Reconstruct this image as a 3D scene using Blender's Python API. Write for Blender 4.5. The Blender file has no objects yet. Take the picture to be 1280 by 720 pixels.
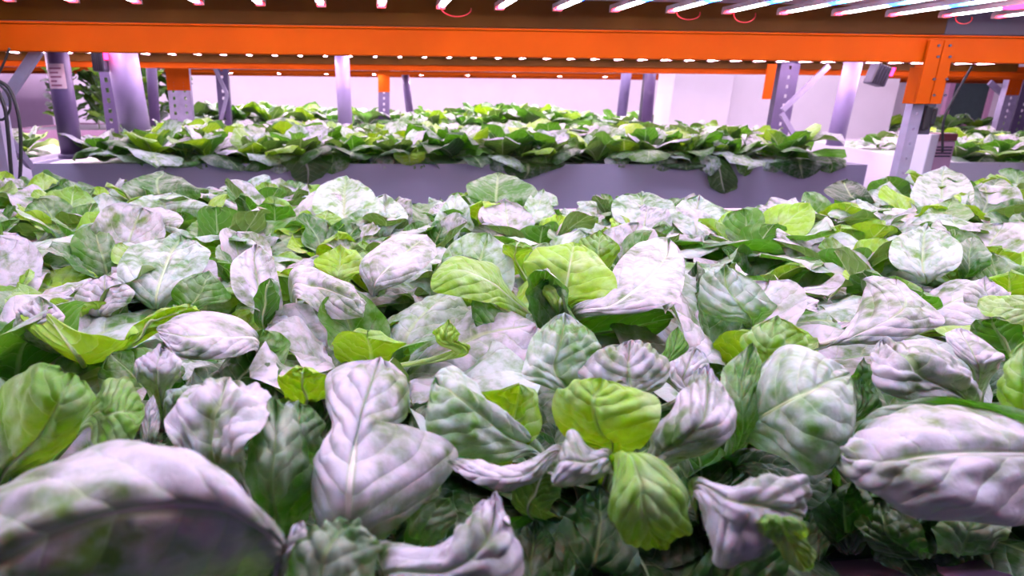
import bpy, bmesh, math, random
import numpy as np
from mathutils import Vector, Matrix, noise
random.seed(7)
C = bpy.context.scene.collection
R = math.radians

# ------------------------------------------------------------------ camera
F_PX, PPX, PPY = 790.0, 510.0, 360.0
CAMZ = 1.25
psi, pit, rho = R(3.8), R(17.2), 0.0086
Fw = Vector((math.sin(psi)*math.cos(pit), math.cos(psi)*math.cos(pit), -math.sin(pit)))
R0 = Vector((math.cos(psi), -math.sin(psi), 0)); U0 = R0.cross(Fw)
Rt = R0*math.cos(rho)+U0*math.sin(rho); Up = U0*math.cos(rho)-R0*math.sin(rho)
CAM = Vector((0, 0, CAMZ))
cam_d = bpy.data.cameras.new('camera'); cam = bpy.data.objects.new('camera', cam_d); C.objects.link(cam)
m = Matrix(((Rt.x, Up.x, -Fw.x, 0), (Rt.y, Up.y, -Fw.y, 0), (Rt.z, Up.z, -Fw.z, CAMZ), (0, 0, 0, 1)))
cam.matrix_world = m
cam_d.sensor_width = 36; cam_d.lens = F_PX/1280*36; cam_d.shift_x = (640-PPX)/1280
cam_d.clip_start = 0.02
cam_d.dof.use_dof = True; cam_d.dof.focus_distance = 0.85; cam_d.dof.aperture_fstop = 8.0
bpy.context.scene.camera = cam

def P(px, py, Y=None, Z=None):
    """point in the room seen at a photo pixel, at a given depth Y or height Z"""
    d = Fw*F_PX + Rt*(px-PPX) + Up*(PPY-py)
    t = (Y-CAM.y)/d.y if Y is not None else (Z-CAM.z)/d.z
    return CAM + d*t
def proj(p):
    q = Vector(p)-CAM; w = q.dot(Fw)
    return PPX+F_PX*q.dot(Rt)/w, PPY-F_PX*q.dot(Up)/w

RIM, RAFT = 0.886, 0.872

# ------------------------------------------------------------------ materials
def newmat(name):
    m = bpy.data.materials.new(name); m.use_nodes = True
    nt = m.node_tree; nt.nodes.clear()
    out = nt.nodes.new('ShaderNodeOutputMaterial')
    return m, nt, out
def N(nt, t, **kw):
    n = nt.nodes.new(t)
    for k, v in kw.items(): setattr(n, k, v)
    return n
def simple(name, col, rough=.5, metal=0, spec=.5, var=.08, scale=12, bump=.0, coat=0):
    m, nt, out = newmat(name); L = nt.links.new
    b = N(nt, 'ShaderNodeBsdfPrincipled')
    b.inputs['Roughness'].default_value = rough; b.inputs['Metallic'].default_value = metal
    b.inputs['Specular IOR Level'].default_value = spec; b.inputs['Coat Weight'].default_value = coat
    tc = N(nt, 'ShaderNodeTexCoord'); no = N(nt, 'ShaderNodeTexNoise')
    no.inputs['Scale'].default_value = scale; no.inputs['Detail'].default_value = 5
    L(tc.outputs['Object'], no.inputs['Vector'])
    cr = N(nt, 'ShaderNodeValToRGB')
    cr.color_ramp.elements[0].position = .3; cr.color_ramp.elements[1].position = .7
    cr.color_ramp.elements[0].color = (*[c*(1-var) for c in col], 1)
    cr.color_ramp.elements[1].color = (*[min(1, c*(1+var)) for c in col], 1)
    L(no.outputs['Fac'], cr.inputs['Fac']); L(cr.outputs['Color'], b.inputs['Base Color'])
    if bump:
        bp = N(nt, 'ShaderNodeBump'); bp.inputs['Strength'].default_value = bump; bp.inputs['Distance'].default_value = .002
        L(no.outputs['Fac'], bp.inputs['Height']); L(bp.outputs['Normal'], b.inputs['Normal'])
    L(b.outputs['BSDF'], out.inputs['Surface'])
    return m
def emis(name, cols, strength, scale=9.0):
    """diode strip: colour runs along the length of the bar"""
    m, nt, out = newmat(name); L = nt.links.new
    tc = N(nt, 'ShaderNodeTexCoord'); sx = N(nt, 'ShaderNodeSeparateXYZ'); L(tc.outputs['Object'], sx.inputs[0])
    mu = N(nt, 'ShaderNodeMath', operation='MULTIPLY'); mu.inputs[1].default_value = scale; L(sx.outputs['Y'], mu.inputs[0])
    fr = N(nt, 'ShaderNodeMath', operation='FRACT'); L(mu.outputs[0], fr.inputs[0])
    cr = N(nt, 'ShaderNodeValToRGB'); e = cr.color_ramp.elements
    while len(e) < len(cols): e.new(.5)
    for i, (p, c) in enumerate(cols): e[i].position = p; e[i].color = (*c, 1)
    L(fr.outputs[0], cr.inputs['Fac'])
    em = N(nt, 'ShaderNodeEmission'); em.inputs['Strength'].default_value = strength
    L(cr.outputs['Color'], em.inputs['Color']); L(em.outputs[0], out.inputs['Surface'])
    return m

def leafmat(name, green, trans, lamp_white, lamp_white_col=(.62, .62, .62), rough=.42, veincol=(.42, .56, .28)):
    m, nt, out = newmat(name); L = nt.links.new
    uv = N(nt, 'ShaderNodeUVMap', uv_map='UVMap'); sp = N(nt, 'ShaderNodeSeparateXYZ'); L(uv.outputs[0], sp.inputs[0])
    def M(op, a, b=None, c=None, clamp=False):
        n = N(nt, 'ShaderNodeMath', operation=op); n.use_clamp = clamp
        for i, x in enumerate((a, b, c)):
            if x is None: continue
            if isinstance(x, (int, float)): n.inputs[i].default_value = x
            else: L(x, n.inputs[i])
        return n.outputs[0]
    u = sp.outputs['X']; v = sp.outputs['Y']
    av = M('ABSOLUTE', v)
    oi = N(nt, 'ShaderNodeObjectInfo'); rnd = oi.outputs['Random']
    # wobble for natural veins
    cmb = N(nt, 'ShaderNodeCombineXYZ'); L(u, cmb.inputs[0]); L(M('MULTIPLY', v, .5), cmb.inputs[1]); L(M('MULTIPLY', rnd, 13), cmb.inputs[2])
    n1 = N(nt, 'ShaderNodeTexNoise'); n1.inputs['Scale'].default_value = 4; n1.inputs['Detail'].default_value = 3; L(cmb.outputs[0], n1.inputs['Vector'])
    wob = M('MULTIPLY', M('SUBTRACT', n1.outputs['Fac'], .5), .09)
    ph = M('ADD', M('SUBTRACT', M('MULTIPLY', u, 1.0), M('MULTIPLY', M('POWER', av, 1.3), .28)), wob)
    sn = M('ABSOLUTE', M('SINE', M('MULTIPLY', ph, math.pi*8)))
    # vein width thins toward the margin
    vein = M('SUBTRACT', 1.0, M('DIVIDE', sn, .16), clamp=True)
    vein = M('MULTIPLY', vein, M('SUBTRACT', 1.0, M('MULTIPLY', av, .8), clamp=True))
    mid = M('SUBTRACT', 1.0, M('DIVIDE', av, M('MULTIPLY_ADD', u, -.05, .085)), clamp=True)
    vm = M('MAXIMUM', M('MULTIPLY', vein, .6), M('POWER', mid, .5))
    # net of small cells
    vo = N(nt, 'ShaderNodeTexVoronoi', feature='SMOOTH_F1'); vo.inputs['Scale'].default_value = 75; vo.inputs['Smoothness'].default_value = .6
    cm2 = N(nt, 'ShaderNodeCombineXYZ'); L(M('MULTIPLY', ph, 1.3), cm2.inputs[0]); L(M('MULTIPLY', v, .5), cm2.inputs[1]); L(rnd, cm2.inputs[2])
    tco = N(nt, 'ShaderNodeTexCoord'); vadd = N(nt, 'ShaderNodeVectorMath', operation='ADD'); L(tco.outputs['Object'], vadd.inputs[0])
    ro = N(nt, 'ShaderNodeCombineXYZ'); L(M('MULTIPLY', rnd, 7.3), ro.inputs[0]); L(M('MULTIPLY', rnd, 3.1), ro.inputs[1]); L(ro.outputs[0], vadd.inputs[1])
    L(vadd.outputs[0], vo.inputs['Vector'])
    n3 = N(nt, 'ShaderNodeTexNoise'); n3.inputs['Scale'].default_value = 130; n3.inputs['Detail'].default_value = 4; L(vadd.outputs[0], n3.inputs['Vector'])
    n2 = N(nt, 'ShaderNodeTexNoise'); n2.inputs['Scale'].default_value = 22; n2.inputs['Detail'].default_value = 6; n2.inputs['Roughness'].default_value = .6
    cm3 = N(nt, 'ShaderNodeCombineXYZ'); L(u, cm3.inputs[0]); L(M('MULTIPLY', v, .42), cm3.inputs[1]); L(M('MULTIPLY', rnd, 31), cm3.inputs[2])
    L(vadd.outputs[0], n2.inputs['Vector'])
    # lamp sheen on the waxy blade painted as pale patches, thinner in blister hollows
    bl = M('ADD', M('SUBTRACT', M('MULTIPLY', n2.outputs['Fac'], 4.0), 1.62 - .5*lamp_white), M('MULTIPLY_ADD', n3.outputs['Fac'], .9, -.45))
    bl = M('SUBTRACT', bl, M('MULTIPLY', M('POWER', vo.outputs['Distance'], 1.5), .8), clamp=True)
    bl = M('MULTIPLY', bl, min(.92, .25+.6*lamp_white), clamp=True)
    geo = N(nt, 'ShaderNodeNewGeometry'); back = geo.outputs['Backfacing']
    def mix(a, b, f):
        n = N(nt, 'ShaderNodeMix', data_type='RGBA')
        if isinstance(f, (int, float)): n.inputs['Factor'].default_value = f
        else: L(f, n.inputs['Factor'])
        for i, x in ((6, a), (7, b)):
            if isinstance(x, tuple): n.inputs[i].default_value = (*x, 1)
            else: L(x, n.inputs[i])
        return n.outputs[2]
    g2 = tuple(c*.62 for c in green)
    base = mix(g2, green, M('MULTIPLY_ADD', n3.outputs['Fac'], 1.6, -.3, clamp=True))
    hs = N(nt, 'ShaderNodeHueSaturation'); L(base, hs.inputs['Color']); L(M('MULTIPLY_ADD', rnd, .7, .65), hs.inputs['Value'])
    L(M('MULTIPLY_ADD', rnd, -.035, .517), hs.inputs['Hue'])
    base = hs.outputs['Color']
    top = mix(base, lamp_white_col, bl)
    top = mix(top, veincol, M('MULTIPLY', vm, .75))
    under = mix(mix(base, (.30, .42, .20), .15), (.55, .58, .45), M('MULTIPLY', vm, .9))
    col = mix(top, under, back)
    b = N(nt, 'ShaderNodeBsdfPrincipled')
    L(col, b.inputs['Base Color'])
    L(M('MULTIPLY_ADD', n3.outputs['Fac'], .2, rough-.1), b.inputs['Roughness'])
    b.inputs['Specular IOR Level'].default_value = .5
    b.inputs['Sheen Weight'].default_value = .10; b.inputs['Sheen Roughness'].default_value = .45
    hgt = M('MULTIPLY_ADD', vo.outputs['Distance'], -.8, M('MULTIPLY', M('POWER', sn, .5), .7))
    hgt = M('ADD', hgt, M('MULTIPLY', n3.outputs['Fac'], .5))
    hgt = M('MULTIPLY_ADD', mid, -.6, hgt)
    bp = N(nt, 'ShaderNodeBump'); bp.inputs['Strength'].default_value = .55; bp.inputs['Distance'].default_value = .004
    L(hgt, bp.inputs['Height']); L(bp.outputs['Normal'], b.inputs['Normal'])
    tr = N(nt, 'ShaderNodeBsdfTranslucent'); L(bp.outputs['Normal'], tr.inputs['Normal'])
    L(mix(trans, tuple(min(1, c*1.3+.05) for c in trans), vm), tr.inputs['Color'])
    ms = N(nt, 'ShaderNodeMixShader'); ms.inputs[0].default_value = .22
    L(b.outputs[0], ms.inputs[1]); L(tr.outputs[0], ms.inputs[2]); L(ms.outputs[0], out.inputs['Surface'])
    return m

LM = {
 'mid':  leafmat('lettuce_leaf_green', (.045, .19, .006), (.12, .46, .006), .38),
 'pale': leafmat('lettuce_leaf_lit_pale', (.075, .25, .015), (.16, .50, .010), 1.2, lamp_white_col=(.52, .57, .60)),  # lamp whites mixed into the blade colour
 'dark': leafmat('lettuce_leaf_dark', (.014, .085, .004), (.03, .20, .004), .08),  # deepest green, also stands in for understory shade
 'lime': leafmat('lettuce_leaf_young', (.20, .44, .005), (.42, .80, .004), .15),
 'lilac': leafmat('lettuce_leaf_lit_lilac', (.09, .20, .03), (.16, .34, .03), 1.3, lamp_white_col=(.58, .53, .66)),  # lilac lamp sheen put into the leaf colour
}
MR = simple('lettuce_midrib', (.46, .56, .30), .4, var=.15, scale=60)
MR2 = simple('lettuce_midrib_pale', (.62, .58, .56), .45, var=.12, scale=60)
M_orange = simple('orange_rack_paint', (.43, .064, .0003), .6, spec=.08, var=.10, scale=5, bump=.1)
M_orange_shade = simple('orange_paint_shaded', (.10, .038, .0012), .5, spec=.12, var=.25, scale=4)  # orange paint darkened to brown for the shade above the lamps
M_steel = simple('galvanised_steel', (.34, .31, .44), .42, metal=.35, var=.12, scale=18)
M_pipe2 = simple('dark_purple_pipe', (.15, .10, .22), .4, var=.06)
M_pipe = simple('grey_pvc_pipe', (.28, .23, .42), .38, var=.06)
M_white = simple('white_wall_paint', (.80, .77, .82), .7, var=.03, scale=3, bump=.15)
M_board = simple('white_raft_board', (.80, .79, .84), .55, var=.04, bump=.3, scale=60)
M_grey = simple('grey_bed_panel', (.36, .35, .47), .5, var=.03, scale=4)
M_ltbed = simple('white_bed_panel', (.72, .72, .80), .5, var=.03, scale=4)
M_pink = simple('pink_bed_rim', (.80, .46, .66), .42, var=.05)
M_black = simple('black_rubber', (.012, .012, .016), .45)
M_dark = simple('dark_steel', (.05, .045, .08), .5)
M_slate = simple('slate_steel', (.13, .10, .20), .45, metal=.2)
M_red = simple('red_wire', (.65, .02, .03), .4)
M_tray = simple('lilac_tray_steel', (.42, .36, .50), .35, metal=.3, var=.15, scale=3)
M_floor = simple('grey_epoxy_floor', (.30, .28, .33), .35, var=.1, scale=2)
M_label = simple('pink_sticker', (.80, .55, .62), .5)
M_ink = simple('printed_ink', (.35, .10, .18), .6)
M_glass = simple('dark_green_glass', (.05, .11, .10), .15)
M_maroon = simple('brown_box_lid', (.17, .05, .06), .5)
M_boxpink = simple('pink_plastic_box', (.58, .38, .52), .5)
M_housing = simple('led_aluminium', (.55, .50, .58), .35, metal=.6)
NEARC = [(0, (1, .006, .012)), (.10, (1, .012, .04)), (.15, (.78, .84, .84)), (.40, (.78, .90, .94)), (.44, (.06, .9, 1)), (.50, (.01, .08, 1)), (.56, (.01, .07, 1)), (.60, (.80, .85, .90)), (.88, (.82, .84, .92)), (.93, (1, .02, .04)), (1, (1, .004, .02))]
M_led = emis('grow_light_diodes', NEARC, 47.0, 2.2)
M_led2 = emis('grow_light_diodes_rack', [(0, (1, .62, .88)), (.5, (.98, .78, 1)), (1, (1, .62, .88))], 50.0, 3)
M_led3 = emis('rack_three_diodes', [(0, (1, .66, .88)), (.5, (.98, .85, 1)), (1, (1, .66, .88))], 130.0, 3)
M_redled = emis('red_diodes', [(0, (1, .02, .10)), (1, (1, .02, .12))], 14, 3)

# ------------------------------------------------------------------ helpers
def tag(o, label=None, cat=None, group=None, kind=None):
    if label: o['label'] = label
    if cat: o['category'] = cat
    if group: o['group'] = group
    if kind: o['kind'] = kind
    return o
def empty(name, loc, label, cat, group=None, rz=0):
    o = bpy.data.objects.new(name, None); C.objects.link(o); o.location = loc; o.rotation_euler[2] = rz
    o.empty_display_size = .05
    return tag(o, label, cat, group)
class MB:
    def __init__(s): s.v = []; s.f = []
    def poly(s, vs, fs):
        k = len(s.v); s.v += [tuple(x) for x in vs]; s.f += [[k+i for i in f] for f in fs]; return s
    def box(s, x0, x1, y0, y1, z0, z1):
        return s.poly([(x0,y0,z0),(x1,y0,z0),(x1,y1,z0),(x0,y1,z0),(x0,y0,z1),(x1,y0,z1),(x1,y1,z1),(x0,y1,z1)],
                      [(0,3,2,1),(4,5,6,7),(0,1,5,4),(1,2,6,5),(2,3,7,6),(3,0,4,7)])
    def prism(s, quad_top, h):
        """quad of top points, extruded down by h"""
        n = len(quad_top); vs = [tuple(p) for p in quad_top]+[(p[0],p[1],p[2]-h) for p in quad_top]
        return s.poly(vs, [tuple(range(n)), tuple(range(2*n-1, n-1, -1))]+[(i, i+n, (i+1) % n+n, (i+1) % n) for i in range(n)])
    def tube(s, pts, r, n=12, cap=True):
        pts = [Vector(p) for p in pts]; rs = r if isinstance(r, (list, tuple)) else [r]*len(pts)
        k = len(s.v); ref = None
        for i, p in enumerate(pts):
            t = (pts[min(i+1, len(pts)-1)]-pts[max(i-1, 0)]).normalized()
            if ref is None: ref = Vector((0, 0, 1)) if abs(t.z) < .9 else Vector((1, 0, 0))
            a = (ref-t*ref.dot(t)).normalized(); ref = a; b = t.cross(a)
            for j in range(n):
                q = p+(a*math.cos(2*math.pi*j/n)+b*math.sin(2*math.pi*j/n))*rs[i]
                s.v.append(tuple(q))
        for i in range(len(pts)-1):
            for j in range(n):
                s.f.append([k+i*n+j, k+i*n+(j+1) % n, k+(i+1)*n+(j+1) % n, k+(i+1)*n+j])
        if cap:
            s.f.append([k+j for j in range(n)][::-1]); s.f.append([k+(len(pts)-1)*n+j for j in range(n)])
        return s
    def beam(s, a, b, w, t):
        """rectangular bar from a to b: w across, t deep"""
        a, b = Vector(a), Vector(b); d = (b-a).normalized(); y = Vector((0, 1, 0))
        if abs(d.dot(y)) > .95: y = Vector((0, 0, 1))
        sx = d.cross(y).normalized()*w/2; sy = sx.cross(d).normalized()*t/2
        vs = [a-sx-sy, a+sx-sy, a+sx+sy, a-sx+sy, b-sx-sy, b+sx-sy, b+sx+sy, b-sx+sy]
        return s.poly(vs, [(0,3,2,1),(4,5,6,7),(0,1,5,4),(1,2,6,5),(2,3,7,6),(3,0,4,7)])
    def build(s, name, mat, parent=None, origin=None, bevel=0, smooth=False):
        me = bpy.data.meshes.new(name)
        o0 = Vector(origin) if origin is not None else Vector((0, 0, 0))
        me.from_pydata([tuple(Vector(p)-o0) for p in s.v], [], s.f); me.update()
        bm = bmesh.new(); bm.from_mesh(me); bmesh.ops.recalc_face_normals(bm, faces=bm.faces); bm.to_mesh(me); bm.free()
        me.materials.append(mat)
        if smooth: me.shade_smooth()
        o = bpy.data.objects.new(name, me); C.objects.link(o)
        o.location = o0
        if parent: o.parent = parent; o.location = o0 if origin is not None else (0, 0, 0)
        if bevel:
            b = o.modifiers.new('edge', 'BEVEL'); b.width = bevel; b.segments = 2; b.limit_method = 'ANGLE'
        return o
def struct(o): o['kind'] = 'structure'; return o

# ------------------------------------------------------------------ leaf surfaces
def width_profile(u):
    a = np.clip((u-.04)/.52, 0, 1); a = a*a*(3-2*a)
    w = .13+.87*a
    t = np.clip((u-.60)/.40, 0, 1)
    return w*np.sqrt(np.clip(1-t**2.3, 0.0004, 1))
def fbm(x, y, s):
    return (np.sin(x*5.1+s*1.7+1.3*np.sin(y*3.7+s))+np.sin(y*6.3-s*2.1+1.7*np.sin(x*4.1+s*.7))+.6*np.sin((x+y)*11+s*3.1))/2.6
def detail(U, V, seed, amp, ruf, n=8):
    """height of blisters between veins, plus ruffled margin"""
    av = np.abs(V); ph = U-.28*av**1.3
    rows = np.abs(np.sin(np.pi*n*ph))**.6
    cells = .55+.45*np.sin(np.pi*(3.2*V+.5*np.floor(ph*n)+seed))**2
    env = np.clip(av*6, 0, 1)*np.clip((1.02-av)*3.5, 0, 1)*np.clip((U-.15)*3, 0, 1)
    amp = amp*1.5
    w1 = U*21+1.5*np.sin(V*4+seed)+seed; w2 = V*11+1.6*np.sin(U*9+seed*1.7)
    lumps = np.abs(np.sin(w1)*np.sin(w2))**.7
    mixr = .5+.5*np.sin(U*4.3+V*2.1+seed*5)
    h = amp*(rows*cells*(1-.55*mixr)+lumps*.75*mixr)*env+amp*.8*fbm(U*1.7, V, seed)*np.clip(U*2, 0, 1)
    h += ruf*av**3*np.sin(U*17+seed*3+np.sign(V)*1.3+1.2*np.sin(U*7+seed))*np.clip(U*2-.3, 0, 1)
    mid = np.exp(-(V/.07)**2)
    return h-amp*.55*mid
def sheet_mesh(name, Pts, mat, U, V, amp_h, flip_up=True, under=False, facecam=False):
    nu, nv = U.shape
    du = np.gradient(Pts, axis=0); dv = np.gradient(Pts, axis=1)
    Nn = np.cross(du, dv); Nn /= (np.linalg.norm(Nn, axis=2, keepdims=True)+1e-9)
    k = slice(int(nu*.3), nu-1)
    up = Nn[k, nv//2-2:nv//2+3, 2].mean()
    sgn = 1 if up > 0 else -1
    if not flip_up: sgn = 1
    if facecam: sgn = 1 if (Nn[k, nv//2-2:nv//2+3].mean(axis=(0, 1))@(np.array(CAM)-Pts[nu//2, nv//2])) > 0 else -1
    if under: sgn = -sgn
    Q = Pts+Nn*sgn*amp_h[..., None]
    me = bpy.data.meshes.new(name)
    idx = np.arange(nu*nv).reshape(nu, nv)
    f = np.stack([idx[:-1, :-1], idx[1:, :-1], idx[1:, 1:], idx[:-1, 1:]], -1).reshape(-1, 4)
    if sgn < 0: f = f[:, ::-1]
    me.from_pydata(Q.reshape(-1, 3).tolist(), [], f.tolist()); me.update()
    uvl = me.uv_layers.new(name='UVMap')
    uvs = np.stack([U, V], -1).reshape(-1, 2)[f.reshape(-1)]
    uvl.data.foreach_set('uv', uvs.astype(np.float32).reshape(-1))
    me.shade_smooth(); me.materials.append(mat)
    return me, Q, Nn*sgn
def leaf_local(seed, Ln, W, a0, a1, cup, ruf, amp, mat, name='leaf', nu=18, nv=13, twist=0, side=0):
    """a leaf growing from the origin towards +X"""
    u = np.linspace(0, 1, nu); v = np.linspace(-1, 1, nv)
    ang = a0+(a1-a0)*(u**1.35)
    ds = Ln/(nu-1)
    cx = np.concatenate([[0], np.cumsum(np.cos(ang[:-1])*ds)]); cz = np.concatenate([[0], np.cumsum(np.sin(ang[:-1])*ds)])
    cy = side*Ln*u**2
    U, V = np.meshgrid(u, v, indexing='ij')
    w = width_profile(U)*W/2
    tw = twist*U
    bend = cup*(U**.5)
    # across-section: an arc that bends up by angle
    th = bend*V
    off_s = np.where(np.abs(bend) < 1e-3, V, np.sin(th)/np.where(np.abs(bend) < 1e-3, 1, bend))*w
    off_n = np.where(np.abs(bend) < 1e-3, 0, (1-np.cos(th))/np.where(np.abs(bend) < 1e-3, 1, bend))*w
    os2 = off_s*np.cos(tw)-off_n*np.sin(tw); on2 = off_s*np.sin(tw)+off_n*np.cos(tw)
    A = ang[:, None]
    X = cx[:, None]-np.sin(A)*on2; Z = cz[:, None]+np.cos(A)*on2; Yy = cy[:, None]+os2
    Pts = np.stack([X, Yy, Z], -1)
    h = detail(U, V, seed, amp, ruf)
    # keep the side that faces the plant's heart as the upper side
    me, _, _ = sheet_mesh(name, Pts, mat, U, V, h, flip_up=False)
    return me
def check_side(me):
    pass

# head recipe: list of (mesh, azimuth, z-offset)
GA = 2.39996
def head_recipe(seed, scale=1.0, nleaf=17, res=(16, 11), lift=1.0, lows=False, openness=1.0, far=False):
    rnd = random.Random(seed); out = []
    for i in range(nleaf):
        t = i/(nleaf-1)                       # 0 outer ... 1 heart
        az = i*GA+rnd.uniform(-.3, .3)
        Ln = scale*(.232-.115*t**1.3)*rnd.uniform(.85, 1.15)
        W = Ln*rnd.uniform(.68, .92)*(1-.10*t)
        a0 = R(28+48*t+rnd.uniform(-8, 8))*lift
        a1 = R((-58+105*t)*openness+rnd.uniform(-25, 25))
        cup = rnd.uniform(-1.1, .8)+.5*t
        ruf = W*rnd.uniform(.03, .085)
        if t > .80: mt = 'lime' if rnd.random() < .35 else 'mid'
        elif t > .45: mt = rnd.choice(['pale', 'lilac', 'pale', 'lilac', 'lilac', 'lime'])
        else: mt = rnd.choice(['pale', 'mid', 'pale', 'lilac'])
        if far: mt = rnd.choice(['pale', 'lilac', 'pale', 'mid', 'lime'] if t > .2 else ['mid', 'dark', 'pale'])
        if lows: mt = rnd.choice(['dark', 'mid', 'dark'])  # low heads coloured darker, shade under the canopy put into the leaves
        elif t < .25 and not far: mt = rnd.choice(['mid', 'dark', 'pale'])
        me = leaf_local(rnd.uniform(0, 50), Ln, W, a0, a1, cup, ruf, .0032*scale, LM[mt], nu=res[0], nv=res[1],
                        twist=rnd.uniform(-.5, .5), side=rnd.uniform(-.18, .18))
        out.append((me, az, .012+.018*t, rnd.uniform(.002, .012)))
    return out
def place_head(name, loc, rz, recipe, label, cat, group, s=1.0, skip=0):
    root = empty(name, loc, label, cat, group, rz); root.scale = (s, s, s)
    for (me, az, z, r) in recipe[skip:]:
        o = bpy.data.objects.new('leaf', me); C.objects.link(o); o.parent = root
        o.location = (r*math.cos(az), r*math.sin(az), z); o.rotation_euler = (0, 0, az)
    return root
def merge_head(recipe, name):
    """one mesh of a whole plant, for the far beds"""
    vs = []; fs = []; uvs = []; mats = []; mi = []; k = 0
    for (me, az, z, r) in recipe:
        ca, sa = math.cos(az), math.sin(az)
        for v in me.vertices:
            x, y, zz = v.co; vs.append((ca*x-sa*y+r*ca, sa*x+ca*y+r*sa, zz+z))
        mt = me.materials[0]
        if mt not in mats: mats.append(mt)
        for p in me.polygons:
            fs.append([k+i for i in p.vertices]); mi.append(mats.index(mt))
        uvs += [tuple(l.uv) for l in me.uv_layers[0].data]
        k += len(me.vertices)
    me = bpy.data.meshes.new(name); me.from_pydata(vs, [], fs); me.update()
    for mt in mats: me.materials.append(mt)
    me.polygons.foreach_set('material_index', mi)
    l = me.uv_layers.new(name='UVMap'); l.data.foreach_set('uv', [c for q in uvs for c in q])
    me.shade_smooth()
    return me

# hero leaves: rows of (left, middle, right) each (px, py, height above the raft in cm), base first
def catmull(p, n):
    p = np.array(p, float); m = len(p)
    e = np.concatenate([[2*p[0]-p[1]], p, [2*p[-1]-p[-2]]])
    t = np.linspace(0, m-1-1e-6, n); i = t.astype(int); f = (t-i)[:, None, None]
    a, b, c, d = e[i], e[i+1], e[i+2], e[i+3]
    return .5*((2*b)+(-a+c)*f+(2*a-5*b+4*c-d)*f*f+(-a+3*b-3*c+d)*f**3)
def hero_leaf(root, rows, mat, seed=0, amp=.0026, ruf=.002, under=False, nu=44, nv=33, rib=True, stalk=True, ribmat=None, center=None, lab=None, tipr=.16, facecam=False):
    G = []
    for row in rows:
        G.append([tuple(P(x, y, Z=RAFT+h/100)) for (x, y, h) in row])
    G = np.array(G)
    if stalk:
        c = np.array(center); b = G[0, 1]; dirv = G[0, 2]-G[0, 0]; n = np.linalg.norm(dirv)+1e-6
        sdir = dirv/n*.008
        s0 = np.array([[c-sdir, c, c+sdir]])
        G = np.concatenate([s0, G])
    S = catmull(G, nu)                                  # nu x 3 x 3
    u = np.linspace(0, 1, nu); v = np.linspace(-1, 1, nv)
    U, V = np.meshgrid(u, v, indexing='ij')
    t = np.clip((U-(1-tipr))/tipr, 0, 1); k = np.sqrt(np.clip(1-t**2.2, .0004, 1))
    Vv = V*k
    Lq = Vv*(Vv-1)/2; Mq = 1-Vv**2; Rq = Vv*(Vv+1)/2
    Pts = Lq[..., None]*S[:, None, 0]+Mq[..., None]*S[:, None, 1]+Rq[..., None]*S[:, None, 2]
    h = detail(U, V, seed, amp, ruf)
    me, Q, Nn = sheet_mesh('leaf', Pts, mat, U, V, h, under=under, facecam=facecam)
    o = bpy.data.objects.new('leaf', me); C.objects.link(o)
    base = Vector(root.location)
    for vtx in me.vertices: vtx.co -= base
    o.parent = root
    if lab: o['label'] = lab
    if rib:
        pts = []; rs = []; j = nv//2
        wid = np.linalg.norm(S[:, 2]-S[:, 0], axis=1).max()
        for i in range(0, int(nu*.93)):
            sg = -1
            pts.append(Vector(Q[i, j])+Vector(Nn[i, j])*sg*.0012-base)
            rs.append(max(.0006, min(.0042, wid*.035)*(1-i/(nu*.95))**.8))
        mb = MB(); mb.tube(pts, rs, 8)
        r = mb.build('midrib', ribmat or MR, o, smooth=True)
    return o

exec_parts = []
# ------------------------------------------------------------------ the room
def room():
    struct(MB().box(-9, 10, -4, 14, -.1, 0).build('floor', M_floor))
    struct(MB().box(-9, 10, -4, 14, 3.2, 3.3).build('ceiling', M_white))
    struct(MB().box(-9, 10, 10.0, 10.2, 0, 3.2).build('wall_back', M_white))
    struct(MB().box(-9.2, -9, -4, 14, 0, 3.2).build('wall_left', M_white))
    struct(MB().box(10, 10.2, -4, 14, 0, 3.2).build('wall_right', M_white))
    # partition wall behind the middle rack, with a pilaster at its left end
    a = P(905, 140, Y=6.2).x; b = P(1116, 140, Y=6.2).x
    struct(MB().box(a, b, 6.2, 6.35, 0, 3.2).build('wall_partition', M_white))
    a0 = P(838, 140, Y=6.05).x; a1 = P(911, 140, Y=6.05).x
    struct(MB().box(a0, a1, 6.05, 6.4, 0, 3.2).build('wall_pilaster', M_white, bevel=.004))
    # left lilac wall stub
    a = P(8, 120, Y=8.7).x; b = P(62, 120, Y=8.7).x
    struct(MB().box(a-.5, b, 8.7, 8.85, 0, 3.2).build('wall_stub', simple('lilac_wall_paint', (.62, .50, .66), .6, var=.03)))
    # window at the far right
    x0 = P(1196, 110, Y=9.9).x; x1 = P(1242, 110, Y=9.9).x; z0 = P(1220, 152, Y=9.9).z; z1 = P(1220, 92, Y=9.9).z
    f = MB(); w = .09
    f.box(x0-w, x0, 9.93, 10.0, z0-w, z1+w); f.box(x1, x1+w, 9.93, 10.0, z0-w, z1+w)
    f.box(x0, x1, 9.93, 10.0, z0-w, z0); f.box(x0, x1, 9.93, 10.0, z1, z1+w)
    fr = struct(f.build('window_1', M_pink, bevel=.005))
    MB().box(x0, x1, 9.97, 9.99, z0, z1).build('pane', M_glass, fr)
    x2 = P(1262, 110, Y=9.9).x
    g = MB(); g.box(x1+w+.02, x2+.8, 9.95, 10.0, z0-w, z1+w)
    struct(g.build('window_2', M_glass))
room()

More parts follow.
